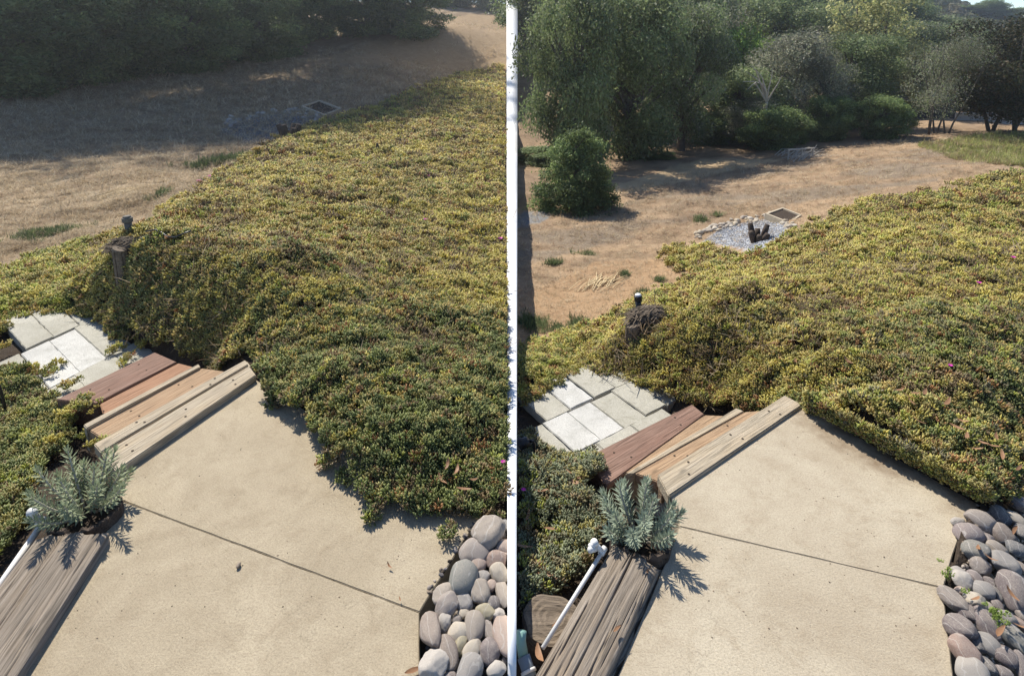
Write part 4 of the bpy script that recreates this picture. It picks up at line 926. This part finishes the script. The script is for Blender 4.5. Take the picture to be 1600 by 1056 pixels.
def make_tree(h, w, nb, n, size, cols, seed, low=.16, rb=.27, gap=.42, trunks=1, spread=.0, tr=.035, limb=.5, cone=False):
    r = random.Random(seed); blobs = []; mb = MB()
    for i in range(nb):
        t = i / nb; z = low + (1 - low - rb * .7) * r.random() ** .85; prof = math.sin(math.pi * min(.97, max(.06, (z - low * .5) / (1 - low * .5)))) ** .55
        if cone: z = low + (1 - low - rb * .7) * r.random() ** 1.3; prof = (1 - max(0, z)) ** .55
        a = i * 2.4 + r.uniform(-.4, .4); rr = r.random() ** .5 * .5 * prof; q = rb * r.uniform(.65, 1.15)
        blobs.append((math.cos(a) * rr * w * (1 - rb * .6), math.sin(a) * rr * w * (1 - rb * .6), z * h + q * h * .3, q * w, q * w, q * h * .62))
    bases = [(math.cos(k * 2.1 + seed) * .02 * w * trunks, math.sin(k * 2.1 + seed) * .02 * w * trunks) for k in range(trunks)]
    for k, (bx_, by_) in enumerate(bases):
        a = k * 6.28 / trunks + seed; tx, ty = math.cos(a) * spread * w, math.sin(a) * spread * w; R = tr * h / trunks ** .5
        mb.tube([(bx_, by_, -.3), (bx_ + tx * .2, by_ + ty * .2, h * .12), (bx_ + tx * .5 + r.uniform(-.1, .1), by_ + ty * .5, h * .3), (bx_ + tx, by_ + ty, h * .6), (bx_ + tx * 1.2, by_ + ty * 1.2, h * .85)], [R * 1.3, R, R * .8, R * .45, R * .12], 8)
        for b in blobs[k::trunks]:
            if r.random() < limb:
                z0 = min(h * .55, max(h * .12, b[2] * .55)); s0 = (bx_ + tx * .6, by_ + ty * .6, z0)
                m_ = ((s0[0] + b[0]) / 2 + r.uniform(-.2, .2), (s0[1] + b[1]) / 2 + r.uniform(-.2, .2), (z0 + b[2]) / 2 + r.uniform(0, .3))
                mb.tube([s0, m_, b[:3]], [R * .5, R * .3, R * .1], 5, False)
    return mb.mesh('trunk', True), leaf_cloud(blobs, n, size, cols, seed + 50, gap), h, w
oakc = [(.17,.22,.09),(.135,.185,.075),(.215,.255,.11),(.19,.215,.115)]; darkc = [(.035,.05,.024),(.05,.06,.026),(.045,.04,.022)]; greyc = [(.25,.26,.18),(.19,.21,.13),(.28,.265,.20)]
bushc = [(.155,.21,.08),(.12,.17,.06),(.19,.235,.09)]; yelc = [(.36,.36,.15),(.26,.29,.11),(.44,.42,.19)]; limec = [(.26,.34,.07),(.20,.28,.06),(.16,.24,.06)]; brownc = [(.075,.068,.036),(.105,.08,.045),(.055,.06,.03)]
TREES = {'oak0': make_tree(7, 6, 60, 52000, .085, oakc, 1, .02, .17, .38), 'oak1': make_tree(7, 6, 64, 52000, .082, oakc, 2, .02, .165, .40), 'oak2': make_tree(7, 6, 60, 50000, .08, oakc + greyc[:1], 3, .1, .17, .40), 'grey': make_tree(6, 5, 46, 36000, .065, greyc, 4, .02, .18, .45, 3, .15, .03),
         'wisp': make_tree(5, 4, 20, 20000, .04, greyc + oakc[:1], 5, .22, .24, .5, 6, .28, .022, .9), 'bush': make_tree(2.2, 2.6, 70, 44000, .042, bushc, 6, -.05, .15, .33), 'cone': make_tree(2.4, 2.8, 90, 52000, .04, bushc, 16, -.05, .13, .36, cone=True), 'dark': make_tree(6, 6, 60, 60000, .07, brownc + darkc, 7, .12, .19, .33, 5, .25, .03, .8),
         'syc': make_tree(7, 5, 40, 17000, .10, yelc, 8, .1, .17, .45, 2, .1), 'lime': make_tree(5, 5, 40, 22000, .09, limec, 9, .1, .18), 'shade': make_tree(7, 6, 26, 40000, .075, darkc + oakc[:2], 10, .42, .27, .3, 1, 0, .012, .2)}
for k, t in TREES.items():
    t[0].materials.append(M['trunk']); t[1].materials.append(M['crown'])
def tree(kind, T, side, px, d, top=None, w=None, height=None, width=None, rz=0, label='', name='oak_tree', cat='tree', group=None, sink=0):
    tm, cm, h0, w0 = TREES[kind]; b = atd(px, 300, d); x, y = b[0], d; z = float(T.h(np.array([x]), np.array([y]))[0])
    hgt = height or (atd(px, top, d)[2] - z); wid = width or w * d / F
    e = empty(name, (x, y, z - .05 - sink), rz, (wid / w0, wid / w0, hgt / h0)); tag(e, label, cat, group)
    for nm, me in (('trunk', tm), ('crown', cm)):
        o = bpy.data.objects.new(nm, me); COL.objects.link(o); o.parent = e
    return e
GR, GL = 'trees along the far side of the right field', 'trees shading the left field'
R_ = [('oak0', 893,17.5,-45,160,0,'large grey-green oak standing next to the white divider','oak_tree'), ('oak1', 985,19.5,-20,190,1.1,'dense oak behind the round front bush','oak_tree'), ('oak2', 1058,21,-5,140,2.2,'oak with a pale slim trunk beside the tan clearing','oak_tree'),
      ('oak0', 1145,23,98,150,3.3,'lower oak to the left of the bare white branches','oak_tree'), ('grey', 1205,23.5,45,140,4.1,'grey-leaved tree behind the bare white branches','grey_tree'), ('bush', 1200,20.5,165,110,.4,'bright green shrub left of the low pale hurdle','shrub'),
      ('grey', 1265,23,70,120,.9,'olive grey tree above the low pale hurdle','grey_tree'), ('oak1', 1310,25,50,150,2.7,'mid green oak between the olive grey tree and the round bush','oak_tree'), ('bush', 1283,21.5,150,80,1.7,'dark olive shrub just right of the low pale hurdle','shrub'),
      ('bush', 1362,21.2,150,92,2.9,'round dark bush on the crest beside the dark house wall','shrub'), ('syc', 1330,31,-30,150,1.3,'tall yellow-leaved sycamore rising behind the oaks','sycamore_tree'), ('syc', 1408,29,62,70,3.9,'smaller yellow-leaved sycamore above the dark house wall','sycamore_tree'),
      ('wisp', 1450,21.5,45,115,.3,'wispy grey tree with many thin bare stems on the crest','grey_tree'), ('dark', 1555,22,24,190,1.9,'dark brownish spreading tree in front of the pale fence','dark_tree'), ('dark', 1660,23,20,160,4.4,'dark brownish tree cut by the right picture edge','dark_tree'),
      ('lime', 1140,27,28,112,0,'bright lime green tree glowing among the dark oaks','lime_tree'), ('oak2', 1040,30,-60,190,.7,'tall oak crown at the top, above the slim pale trunk','oak_tree'), ('oak1', 935,28,-70,200,1.5,'tall oak crown at the top, behind the front oaks','oak_tree'),
      ('oak0', 1215,36,-15,160,2.1,'distant oak right of the lime green tree','oak_tree'), ('oak2', 1420,38,30,150,3.0,'distant oak below the hill ridge','oak_tree'), ('oak1', 1500,34,70,130,5.1,'distant oak above the pale fence','oak_tree'), ('grey', 1100,38,10,150,2.5,'distant grey tree left of the lime green tree','grey_tree'),
      ('bush', 1110,22.5,180,120,3.6,'green shrub filling the gap under the oaks, left of the tan clearing end','shrub'), ('bush', 850,19,230,110,2.0,'dark shrub under the oak by the white divider','shrub'), ('oak1', 1285,42,5,170,.2,'far oak between the sycamore and the lime green tree','oak_tree')]
R_ += [('oak0', 1010,48,-60,150,.5,'far hillside oak at the top, left of the lime green tree','oak_tree'), ('oak2', 1180,52,-50,150,1.5,'far hillside oak at the top, above the bare white branches','oak_tree'), ('oak1', 1260,55,-45,130,2.5,'far hillside oak at the top, left of the sycamore','oak_tree'), ('oak0', 1370,58,-12,110,3.5,'far hillside oak at the top, right of the sycamore','oak_tree'),
       ('oak2', 1440,55,22,120,4.5,'hillside oak above the wispy grey tree','oak_tree'), ('oak1', 1515,50,48,120,5.5,'hillside oak left of the dark brownish tree top','oak_tree'), ('oak0', 1610,55,60,130,.2,'hillside oak behind the dark tree at the right edge','oak_tree'), ('oak1', 870,40,-90,190,.9,'far oak crown at the top beside the white divider','oak_tree'),
       ('bush', 1235,21,185,60,1.2,'small olive shrub directly behind the low pale hurdle','shrub'), ('bush', 1020,19.5,235,70,2.2,'low dark shrub at the foot of the dense oak','shrub'), ('grey', 1160,21.5,150,90,5.0,'low grey-green tree between the slim trunk and the bare branches','grey_tree')]
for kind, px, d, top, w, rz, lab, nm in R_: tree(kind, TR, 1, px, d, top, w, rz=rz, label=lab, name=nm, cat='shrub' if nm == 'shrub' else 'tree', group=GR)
tree('cone', TR, 1, 900, 12.6, 200, 150, rz=.6, label='big round green bush standing in front of the oaks by the grey road', name='round_bush', cat='bush')
L_ = [(-60,30,17,11,'spreading dark tree at the left edge nearest the field'), (100,36,22,12,'tall dark tree near the upper left corner, second from the edge'), (190,40,25,13,'tall dark tree standing in the middle of the shaded left field'), (310,44,28,14,'tallest dark tree whose crown shades the left gravel bed'), (430,52,28,14,'tall dark tree left of the small pale hurdle'),
      (40,50,24,14,'tall dark tree in the upper left corner'), (250,60,25,15,'tall dark tree behind the shaded field'), (530,62,21,12,'dark tree right behind the small pale hurdle'), (585,66,16,10,'dark tree left of the rounded dark bush')]
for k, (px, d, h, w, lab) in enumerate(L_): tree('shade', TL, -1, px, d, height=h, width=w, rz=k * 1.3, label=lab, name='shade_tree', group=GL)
for k, (px, d, h, w, lab) in enumerate([(655,60,5.0,8,'rounded dark bush at the head of the sunlit slope'), (585,61,5,8,'dark undergrowth bush behind the dry brush'), (495,60,7,10,'dark undergrowth bush behind the small hurdle'), (400,57,6.5,9,'dark undergrowth bush under the middle trees'), (300,54,8,13,'dark undergrowth bush under the hanging leaves'),
      (185,58,7,11,'dark undergrowth bush in the upper left'), (80,52,7,13,'dark undergrowth bush near the upper left corner'), (-40,53,7,12,'dark undergrowth bush at the left edge'), (30,33,5,9,'dark leafy bush nearest the left edge of the shaded field'), (130,38,6,9,'dark leafy bush in front of the left tree row'), (215,42,6,9,'dark leafy bush in the middle of the left tree row'), (318,45,5.5,8,'dark leafy bush below the tallest dark tree'), (430,51,5.5,8,'dark leafy bush just left of the small hurdle'), (772,84,4,7,'small dark bush at the top beside the white divider'), (715,86,5,9,'dark bush at the top above the sunlit slope')]):
    tree('bush', TL, -1, px, d, height=h, width=w, rz=k * .9, label=lab, name='undergrowth_bush', cat='bush', group='bushes behind the left field')
# bare white branches
g = atd(1190, 150, 20.8); e = empty('bare_tree', (g[0], g[1], float(TR.h(g[:1], g[1:2])[0]))); tag(e, 'bare white forked branches sticking out among the grey-green trees', 'dead tree')
b0 = Vector(WM[e.name].translation); mid = Vector(atd(1198, 160, 20.8)); mb = MB(); mb.tube([b0, b0.lerp(mid, .5) + Vector((.1, 0, 0)), mid], [.06, .05, .04], 6, False)
mb.build('trunk', M['bare_branch'], e, True)
for (x1, y1), (x2, y2) in (((1196,140),(1165,112)), ((1196,138),(1180,108)), ((1200,142),(1207,104)), ((1192,132),(1160,128)), ((1205,148),(1222,118)), ((1186,124),(1172,102)), ((1180,130),(1168,140))):
    q0, q1 = Vector(atd(x1, y1, 20.6)), Vector(atd(x2, y2, 20.4)); MB().tube([mid, q0, q0.lerp(q1, .5) + Vector((.04, 0, .05)), q1], [.035, .025, .016, .006], 5, False).build('branch', M['bare_branch'], e, True)
# columnar cactus in the left field
g = ground_at(TL, 511, 76); s = g[1] / F; e = empty('column_cactus', g); tag(e, 'clump of pale green columnar cactus catching the sun at the shadow edge', 'cactus'); mc = m_plain('cactus_skin', (.26, .34, .17), .6, .2, 6)
for dx, hh in ((-9, 12), (-5, 18), (-1, 22), (3, 16), (8, 20), (11, 12)):
    p = g + [dx * s, random.uniform(-.2, .2), 0]; MB().tube([p - [0, 0, .2], p + [0, 0, hh * s * .6], p + [.05, 0, hh * s * .95], p + [.05, 0, hh * s]], [1.6 * s, 1.7 * s, 1.4 * s, .5 * s], 8).build('column', mc, e, True)

# ----------------------------------------------------------------- house and fence behind the right trees
def h_at(T, x, y): return float(T.h(np.array([x]), np.array([y]))[0])
a, b = atd(1386, 200, 29), atd(1455, 200, 29); z = h_at(TR, a[0], 29); zt = atd(1400, 157, 29)[2]; e = empty('dark_house', ((a[0] + b[0]) / 2, 31, z)); tag(e, 'dark grey house wall half hidden behind the round bush and wispy tree', 'house')
MB().box(((a[0] + b[0]) / 2, 31, (z - .5 + zt) / 2), (b[0] - a[0] + 2, 4, zt - z + .5)).build('wall', M['house_wall'], e)
MB().box(((a[0] + b[0]) / 2, 31, zt + .08), (b[0] - a[0] + 2.5, 4.6, .16)).build('roof', M['house_trim'], e)
MB().box(((a[0] + b[0]) / 2, 28.97, (z + zt) / 2 - .1), (b[0] - a[0] + 1.9, .05, .05)).build('trim_board', M['house_trim'], e)
a, b = atd(1490, 195, 27), atd(1760, 195, 27); z = h_at(TR, a[0], 27); zt = atd(1540, 176, 27)[2]; e = empty('pale_fence', ((a[0] + b[0]) / 2, 27, z)); tag(e, 'pale grey board fence glimpsed behind the dark brownish tree', 'fence')
nb = 22; st = (b[0] - a[0]) / nb
for k in range(nb): MB().box((a[0] + (k + .5) * st, 27 + random.uniform(-.01, .01), (z + zt) / 2 - .1), (st * .95, .04, zt - z + .2)).build('fence_board', M['pale_fence'], e)
MB().box(((a[0] + b[0]) / 2, 26.94, zt - .1), (b[0] - a[0], .05, .07)).build('top_rail', M['frame_wood'], e)

# ----------------------------------------------------------------- hill shrubs, dry grass, weeds, straw
def tiny_bush(seed):
    r = np.random.default_rng(seed); n = 130; d = r.normal(0, 1, (n, 3)); d[:, 2] = np.abs(d[:, 2]); d /= np.linalg.norm(d, axis=1)[:, None]; P = d * r.uniform(.5, 1, (n, 1)) * [1, 1, .8]
    nn = d + r.normal(0, .5, (n, 3)); a = np.cross(nn, r.normal(0, 1, (n, 3))); a /= np.linalg.norm(a, axis=1)[:, None]; b = np.cross(d, a); s = r.uniform(.12, .28, (n, 1))
    return mesh_np('tiny_bush', np.stack([P - a * s, P + b * s * .6, P + a * s, P - b * s * .6], 1).reshape(-1, 3), np.arange(n * 4).reshape(-1, 4))
G_TB = gn_group('scatter_shrub', proto_coll('hill_shrub', [tiny_bush(k) for k in range(5)], M['shrub_i']))
n = 9000; y = rng.uniform(45, 150, n); x = rng.uniform(.02, 1.05, n) * y; k = rng.random(n) < .35 + .9 * fbm(x * .06, y * .06, 88); x, y = x[k], y[k]
scatter('hillside_scrub', np.stack([x, y, TR.h(x, y) - .1], 1), np.stack([0 * x, 0 * x, rng.uniform(0, 6.28, len(x))], 1), rng.uniform(.6, 1.9, len(x)), np.array([(.10,.11,.05),(.14,.14,.07),(.07,.09,.04),(.17,.155,.09)])[rng.integers(0, 4, len(x))] * rng.uniform(.8, 1.2, (len(x), 1)), G_TB, 5, 'grey-green scrub covering the hill under the blue sky', 'scrub')
ridge = [(1502,-2,3.5,3.2),(1528,12,4.5,2.6),(1560,18,4.2,1.8),(1585,22,5,2.2),(1470,0,4,1.6)]
for k, (px, top, w, h) in enumerate(ridge): tree('bush', TR, 1, px, 112, height=h, width=w * 1.6, rz=k, label=('wide green bush on the hill ridge below the sky', 'round green bush on the ridge, right of the widest one', 'small bush on the ridge against the sky', 'last ridge bush before the right picture edge', 'first ridge bush where the hill meets the sky')[k], name='ridge_bush', cat='bush', group='bushes on the hill ridge')
def tuft(seed, n, L, w, up, bend):
    r = np.random.default_rng(seed); v = []; f = []
    for _ in range(n):
        a = r.uniform(0, 6.28); e_ = r.uniform(*up); l = L * r.uniform(.5, 1.2); d = np.array([math.cos(a) * math.cos(e_), math.sin(a) * math.cos(e_), math.sin(e_)]); sd = np.array([-math.sin(a), math.cos(a), 0]) * w
        o = np.array([r.normal(0, .25 * L), r.normal(0, .25 * L), 0]); m_ = o + d * l * .55 + [0, 0, bend * l]; t = o + d * l; b = len(v); v += [o - sd, o + sd, m_ + sd * .8, m_ - sd * .8, t]; f += [(b, b + 1, b + 2), (b, b + 2, b + 3), (b + 3, b + 2, b + 4)]
    return mesh_np('tuft', np.array(v), np.array(f))
G_DRY = gn_group('scatter_dry', proto_coll('dry_tuft', [tuft(k, 9, .10, .0022, (.05, .7), .06) for k in range(5)], M['drygrass']))
G_WEED = gn_group('scatter_weed', proto_coll('weed_tuft', [tuft(20 + k, 16, .09, .0035, (.3, 1.4), .05) for k in range(4)], M['drygrass']))
straw = [(.52,.42,.28),(.44,.34,.21),(.38,.29,.18),(.58,.49,.34)]
sz = lambda y: np.clip(y / 7.0, .6, 5.0) * .75
flat_scatter(TL, -1, [(-200,500),(-200,60),(800,10),(800,112),(640,150),(560,178),(470,203),(400,240),(330,288),(250,342),(150,375),(0,428)], 26000, 0, sz, straw, G_DRY, 5, 'dry_grass', 'straw-coloured dry grass over the left field', 'dry grass', .2, (3, 75))
flat_scatter(TR, 1, [(800,560),(800,345),(960,300),(1100,262),(1230,250),(1400,212),(1600,206),(1760,206),(1760,250),(1600,272),(1480,298),(1350,322),(1260,348),(1180,384),(1130,414),(1000,478),(900,533)], 7000, 0, lambda y: sz(y) * .7, straw + [(.36,.24,.15)], G_DRY, 5, 'dry_grass', 'dry grass bits over the bare dirt of the right field', 'dry grass', .2, (3, 40))
flat_scatter(TR, 1, [(1430,228),(1520,211),(1720,205),(1720,262),(1600,262),(1500,252)], 1500, 0, lambda y: sz(y) * .8, [(.30,.32,.11),(.38,.38,.14),(.34,.28,.15)], G_WEED, 4, 'green_grass', 'yellow-green grass patch on the right crest', 'grass', .2, (5, 40))
def weeds(T, side, spots, label, cols):
    P = []
    for px, py, w, h, n in spots:
        g = ground_at(T, px, py); s = g[1] / F
        for _ in range(n): xx, yy = g[0] + random.gauss(0, w * s * .4), g[1] + random.gauss(0, h * s * 1.2); P.append((xx, yy, h_at(T, xx, yy)))
    P = np.array(P); n = len(P); scatter('weeds', P, np.stack([0 * P[:, 0], 0 * P[:, 0], rng.uniform(0, 6.28, n)], 1), sz(P[:, 1]) * rng.uniform(.7, 1.5, n), np.array(cols)[rng.integers(0, len(cols), n)], G_WEED, 4, label, 'weeds')
wc = [(.13,.17,.07),(.17,.21,.09),(.10,.13,.06)]
weeds(TL, -1, [(70,368,70,14,130),(130,385,60,12,90),(360,250,50,10,110),(330,290,30,10,40),(250,305,20,8,25),(310,260,30,8,30)], 'low green weeds at the foot of the left field', wc)
weeds(TR, 1, [(830,505,35,14,90),(905,505,18,12,45),(870,515,40,8,40),(1085,408,18,10,50),(1062,423,12,6,25),(977,430,8,5,16),(1005,462,14,8,35),(1030,438,8,4,14),(863,412,18,5,18),(1095,346,12,4,16),(1120,338,8,3,8),(915,398,30,4,16)], 'scattered green weeds on the bare dirt of the right field', wc)
def straw_bunch(T, px, py, label):
    g = ground_at(T, px, py); mb = MB(); s = g[1] / F
    for _ in range(46):
        a = g + [random.gauss(0, 14) * s, random.gauss(0, 14) * s, .015]; an = random.gauss(.9, .3); L = random.uniform(20, 52) * s; dd = np.array([math.cos(an), math.sin(an) * 1.5, 0]) * L / 2
        p0, p1 = a - dd, a + dd; p0[2] = h_at(T, p0[0], p0[1]) + .012; p1[2] = h_at(T, p1[0], p1[1]) + .02; mb.tube([p0, (p0 + p1) / 2 + [0, 0, .02], p1], .0045, 4, False)
    m_ = m_plain('straw', (.55, .43, .25), .8, .2); tag(mb.build('straw_bunch', m_), label, 'straw')
straw_bunch(TR, 935, 443, 'loose bunch of straw stalks lying on the bare orange dirt')
straw_bunch(TL, 195, 300, 'loose straw stalks lying on the sunlit slope of the left field')

# ----------------------------------------------------------------- fallen leaves, flowers, crumbs
def lance_leaf(seed):
    r = random.Random(seed); v = []; f = []; n = 7; cv = r.uniform(-.35, .35); bd = r.uniform(.05, .3)
    for i in range(n):
        t = i / (n - 1); w = math.sin(math.pi * min(1, t * .92 + .04)) ** .8 * .13; x = t - .5; y = cv * (t - .5) ** 2; z = bd * (4 * (t - .5) ** 2) * .5
        v += [(x, y - w, z + .03), (x, y, z), (x, y + w, z + .03)]
    for i in range(n - 1):
        for k in range(2): a = i * 3 + k; f.append((a, a + 3, a + 4, a + 1))
    return mesh_np('leaf', np.array(v), np.array(f), True)
LEAVES = [lance_leaf(k) for k in range(5)]
for me in LEAVES: me.materials.append(M['dry_leaf'])
def leaves(T, spots, lift, size, label, group):
    for px, py in spots:
        g = ground_at(T, px, py) if T is not None else at(px, py, 0); o = bpy.data.objects.new('fallen_leaf', random.choice(LEAVES)); COL.objects.link(o)
        s = size * random.uniform(.7, 1.3); o.location = g + [0, 0, lift]; o.scale = (s, s, s); o.rotation_euler = (random.uniform(-.4, .4), random.uniform(-.4, .4), random.uniform(0, 6.28)); tag(o, label, 'leaf', group)
leaves(TR, [(832,775),(842,790),(835,800),(870,780),(880,810),(885,800),(825,830),(860,850),(818,880),(838,905),(855,922),(850,925),(872,815),(890,760),(905,770),(815,760),(895,775)], .075, .065, 'curled brown leaf lying on the silvery ice plant', 'leaves on the silvery ice plant')
leaves(TR, [(1400,640),(1415,650),(1425,645),(1440,644),(1455,648),(1475,660),(1490,700),(1505,715),(1520,735),(1530,725),(1545,730),(1550,715),(1500,690),(1430,690),(1420,660),(1585,765),(1560,745),(1535,748),(1215,585),(1205,560),(1240,590),(1320,590)], .10, .055, 'dry brown lance-shaped leaf on the bank above the right path', 'leaves on the right bank')
leaves(None, [(1524,880),(1542,895),(1520,960),(1575,952),(1556,1012),(1592,1005),(1580,850)], .06, .045, 'brown leaf caught between the river stones at the right', 'leaves among the right stones')
leaves(None, [(1010,912),(962,1003)], .05, .035, 'small orange-brown leaf lying on the right beam', 'leaves on the right beam')
leaves(None, [(870,966),(842,1015)], -.02, .06, 'broad brown leaf lying by the cut log', 'leaves by the cut log')
leaves(TL, [(610,760),(690,780),(715,765),(740,780),(725,795),(640,748),(700,755)], .09, .05, 'pale dry leaf caught in the dark foot of the left bank', 'leaves on the left bank')
for px, py, s, lab in ((608,888,.028,'small dark leaf standing on the left path'), (645,1052,.05,'orange leaf at the bottom of the left path by the stones'), (625,940,.02,'tiny curled leaf on the joint of the left path')): leaves(None, [(px, py)], .012, s, lab, None)
o = bpy.data.objects.new('seed_pod', STONES[4]); COL.objects.link(o); o.location = at(373, 882, .008); o.scale = (.007, .012, .007); o.color = (.4, .3, .2, 1); tag(o, 'small tan seed pod lying on the left path', 'seed pod')
def flowers(T, spots, lift, label):
    mb = MB()
    for px, py in spots:
        g = ground_at(T, px, py) + [0, 0, lift]; s = .0035 * max(1, g[1] / 2.6)
        for k in range(9): a = k * .698; d = np.array([math.cos(a), math.sin(a), .5]); b = len(mb.v); q = np.array([-math.sin(a), math.cos(a), 0]) * s * .7; mb.v += [tuple(g), tuple(g + d * s * 2 + q), tuple(g + d * s * 3.4), tuple(g + d * s * 2 - q)]; mb.f.append((b, b + 1, b + 2, b + 3))
    o = mb.build('ice_plant_flowers', M['flower']); tag(o, label, 'flowers', None, 'stuff')
flowers(TL, [(702,703),(786,755),(776,590),(768,548),(678,382),(770,470),(668,283),(782,385),(720,205),(745,218),(760,215),(695,215),(470,380),(665,355),(312,292),(330,284),(740,330),(745,500)], .10, 'tiny magenta flowers dotted over the left ice plant')
flowers(TR, [(818,797),(1480,600),(1580,420),(1526,462)], .10, 'tiny magenta flowers in the right ice plant')
# trailing succulent between the stones
def succ(px, py, n, label):
    p = at(px, py, .05); P = np.array([p + [random.gauss(0, .01), random.gauss(0, .035), random.uniform(-.02, .03)] for _ in range(n)])
    scatter('succulent', P, np.stack([rng.normal(0, .3, n), rng.normal(0, .3, n), rng.uniform(0, 6.28, n)], 1), np.full(n, .55), np.tile([(.36, .46, .12)], (n, 1)), G_ICE, 8, label, 'succulent')
succ(1562, 972, 16, 'light green trailing succulent among the right stones'); succ(1480, 903, 9, 'light green weed at the end of the joint, right path')


# dead stems and twigs caught in the ice plant
twig = [(.22,.16,.10),(.30,.22,.14),(.16,.12,.085),(.38,.30,.2)]
flat_scatter(TL, -1, mainL, 1500, .06, lambda y: .5 + .12 * y, twig, G_DRY, 5, 'dead_stems', 'dead brown stems tangled in the golden ice plant of the left bank', 'stems', .5, (3.0, 40))
flat_scatter(TR, 1, [(min(a, 1700), b) for a, b in mainR], 1100, .06, lambda y: .5 + .12 * y, twig, G_DRY, 5, 'dead_stems', 'dead brown stems tangled in the yellow ice plant of the right bank', 'stems', .5, (3.3, 20))
crumb = [(.09,.07,.05),(.16,.12,.08),(.26,.2,.14)]
flat_scatter(TL, -1, [(395,610),(200,745),(180,830),(40,1050),(640,1050),(640,950),(715,835),(560,790)], 90, 0, lambda y: .0022 + 0 * y, crumb, G_PEB, 5, 'grit', 'specks of grit scattered on the left concrete path', 'grit', .5)
flat_scatter(TR, 1, [(1250,640),(1060,780),(1060,850),(975,1050),(1480,1050),(1470,900),(1525,790)], 120, 0, lambda y: .0022 + 0 * y, crumb, G_PEB, 5, 'grit', 'specks of grit scattered on the right concrete path', 'grit', .5)

# ----------------------------------------------------------------- haze: closed box of even air, added for the sun glare at upper left
hz = N('glare_haze'); pv = hz.n('ShaderNodeVolumePrincipled')
pv.inputs['Color'].default_value = (.93, .96, 1, 1); pv.inputs['Density'].default_value = .0014; pv.inputs['Anisotropy'].default_value = .7
hz.l(pv.outputs[0], hz.out.inputs['Volume'])
tag(MB().box((0, 48, 12), (600, 280, 44)).build('haze', hz.m), 'thin pale haze added for the sun glare, brightest towards upper left', 'haze', None, 'stuff')
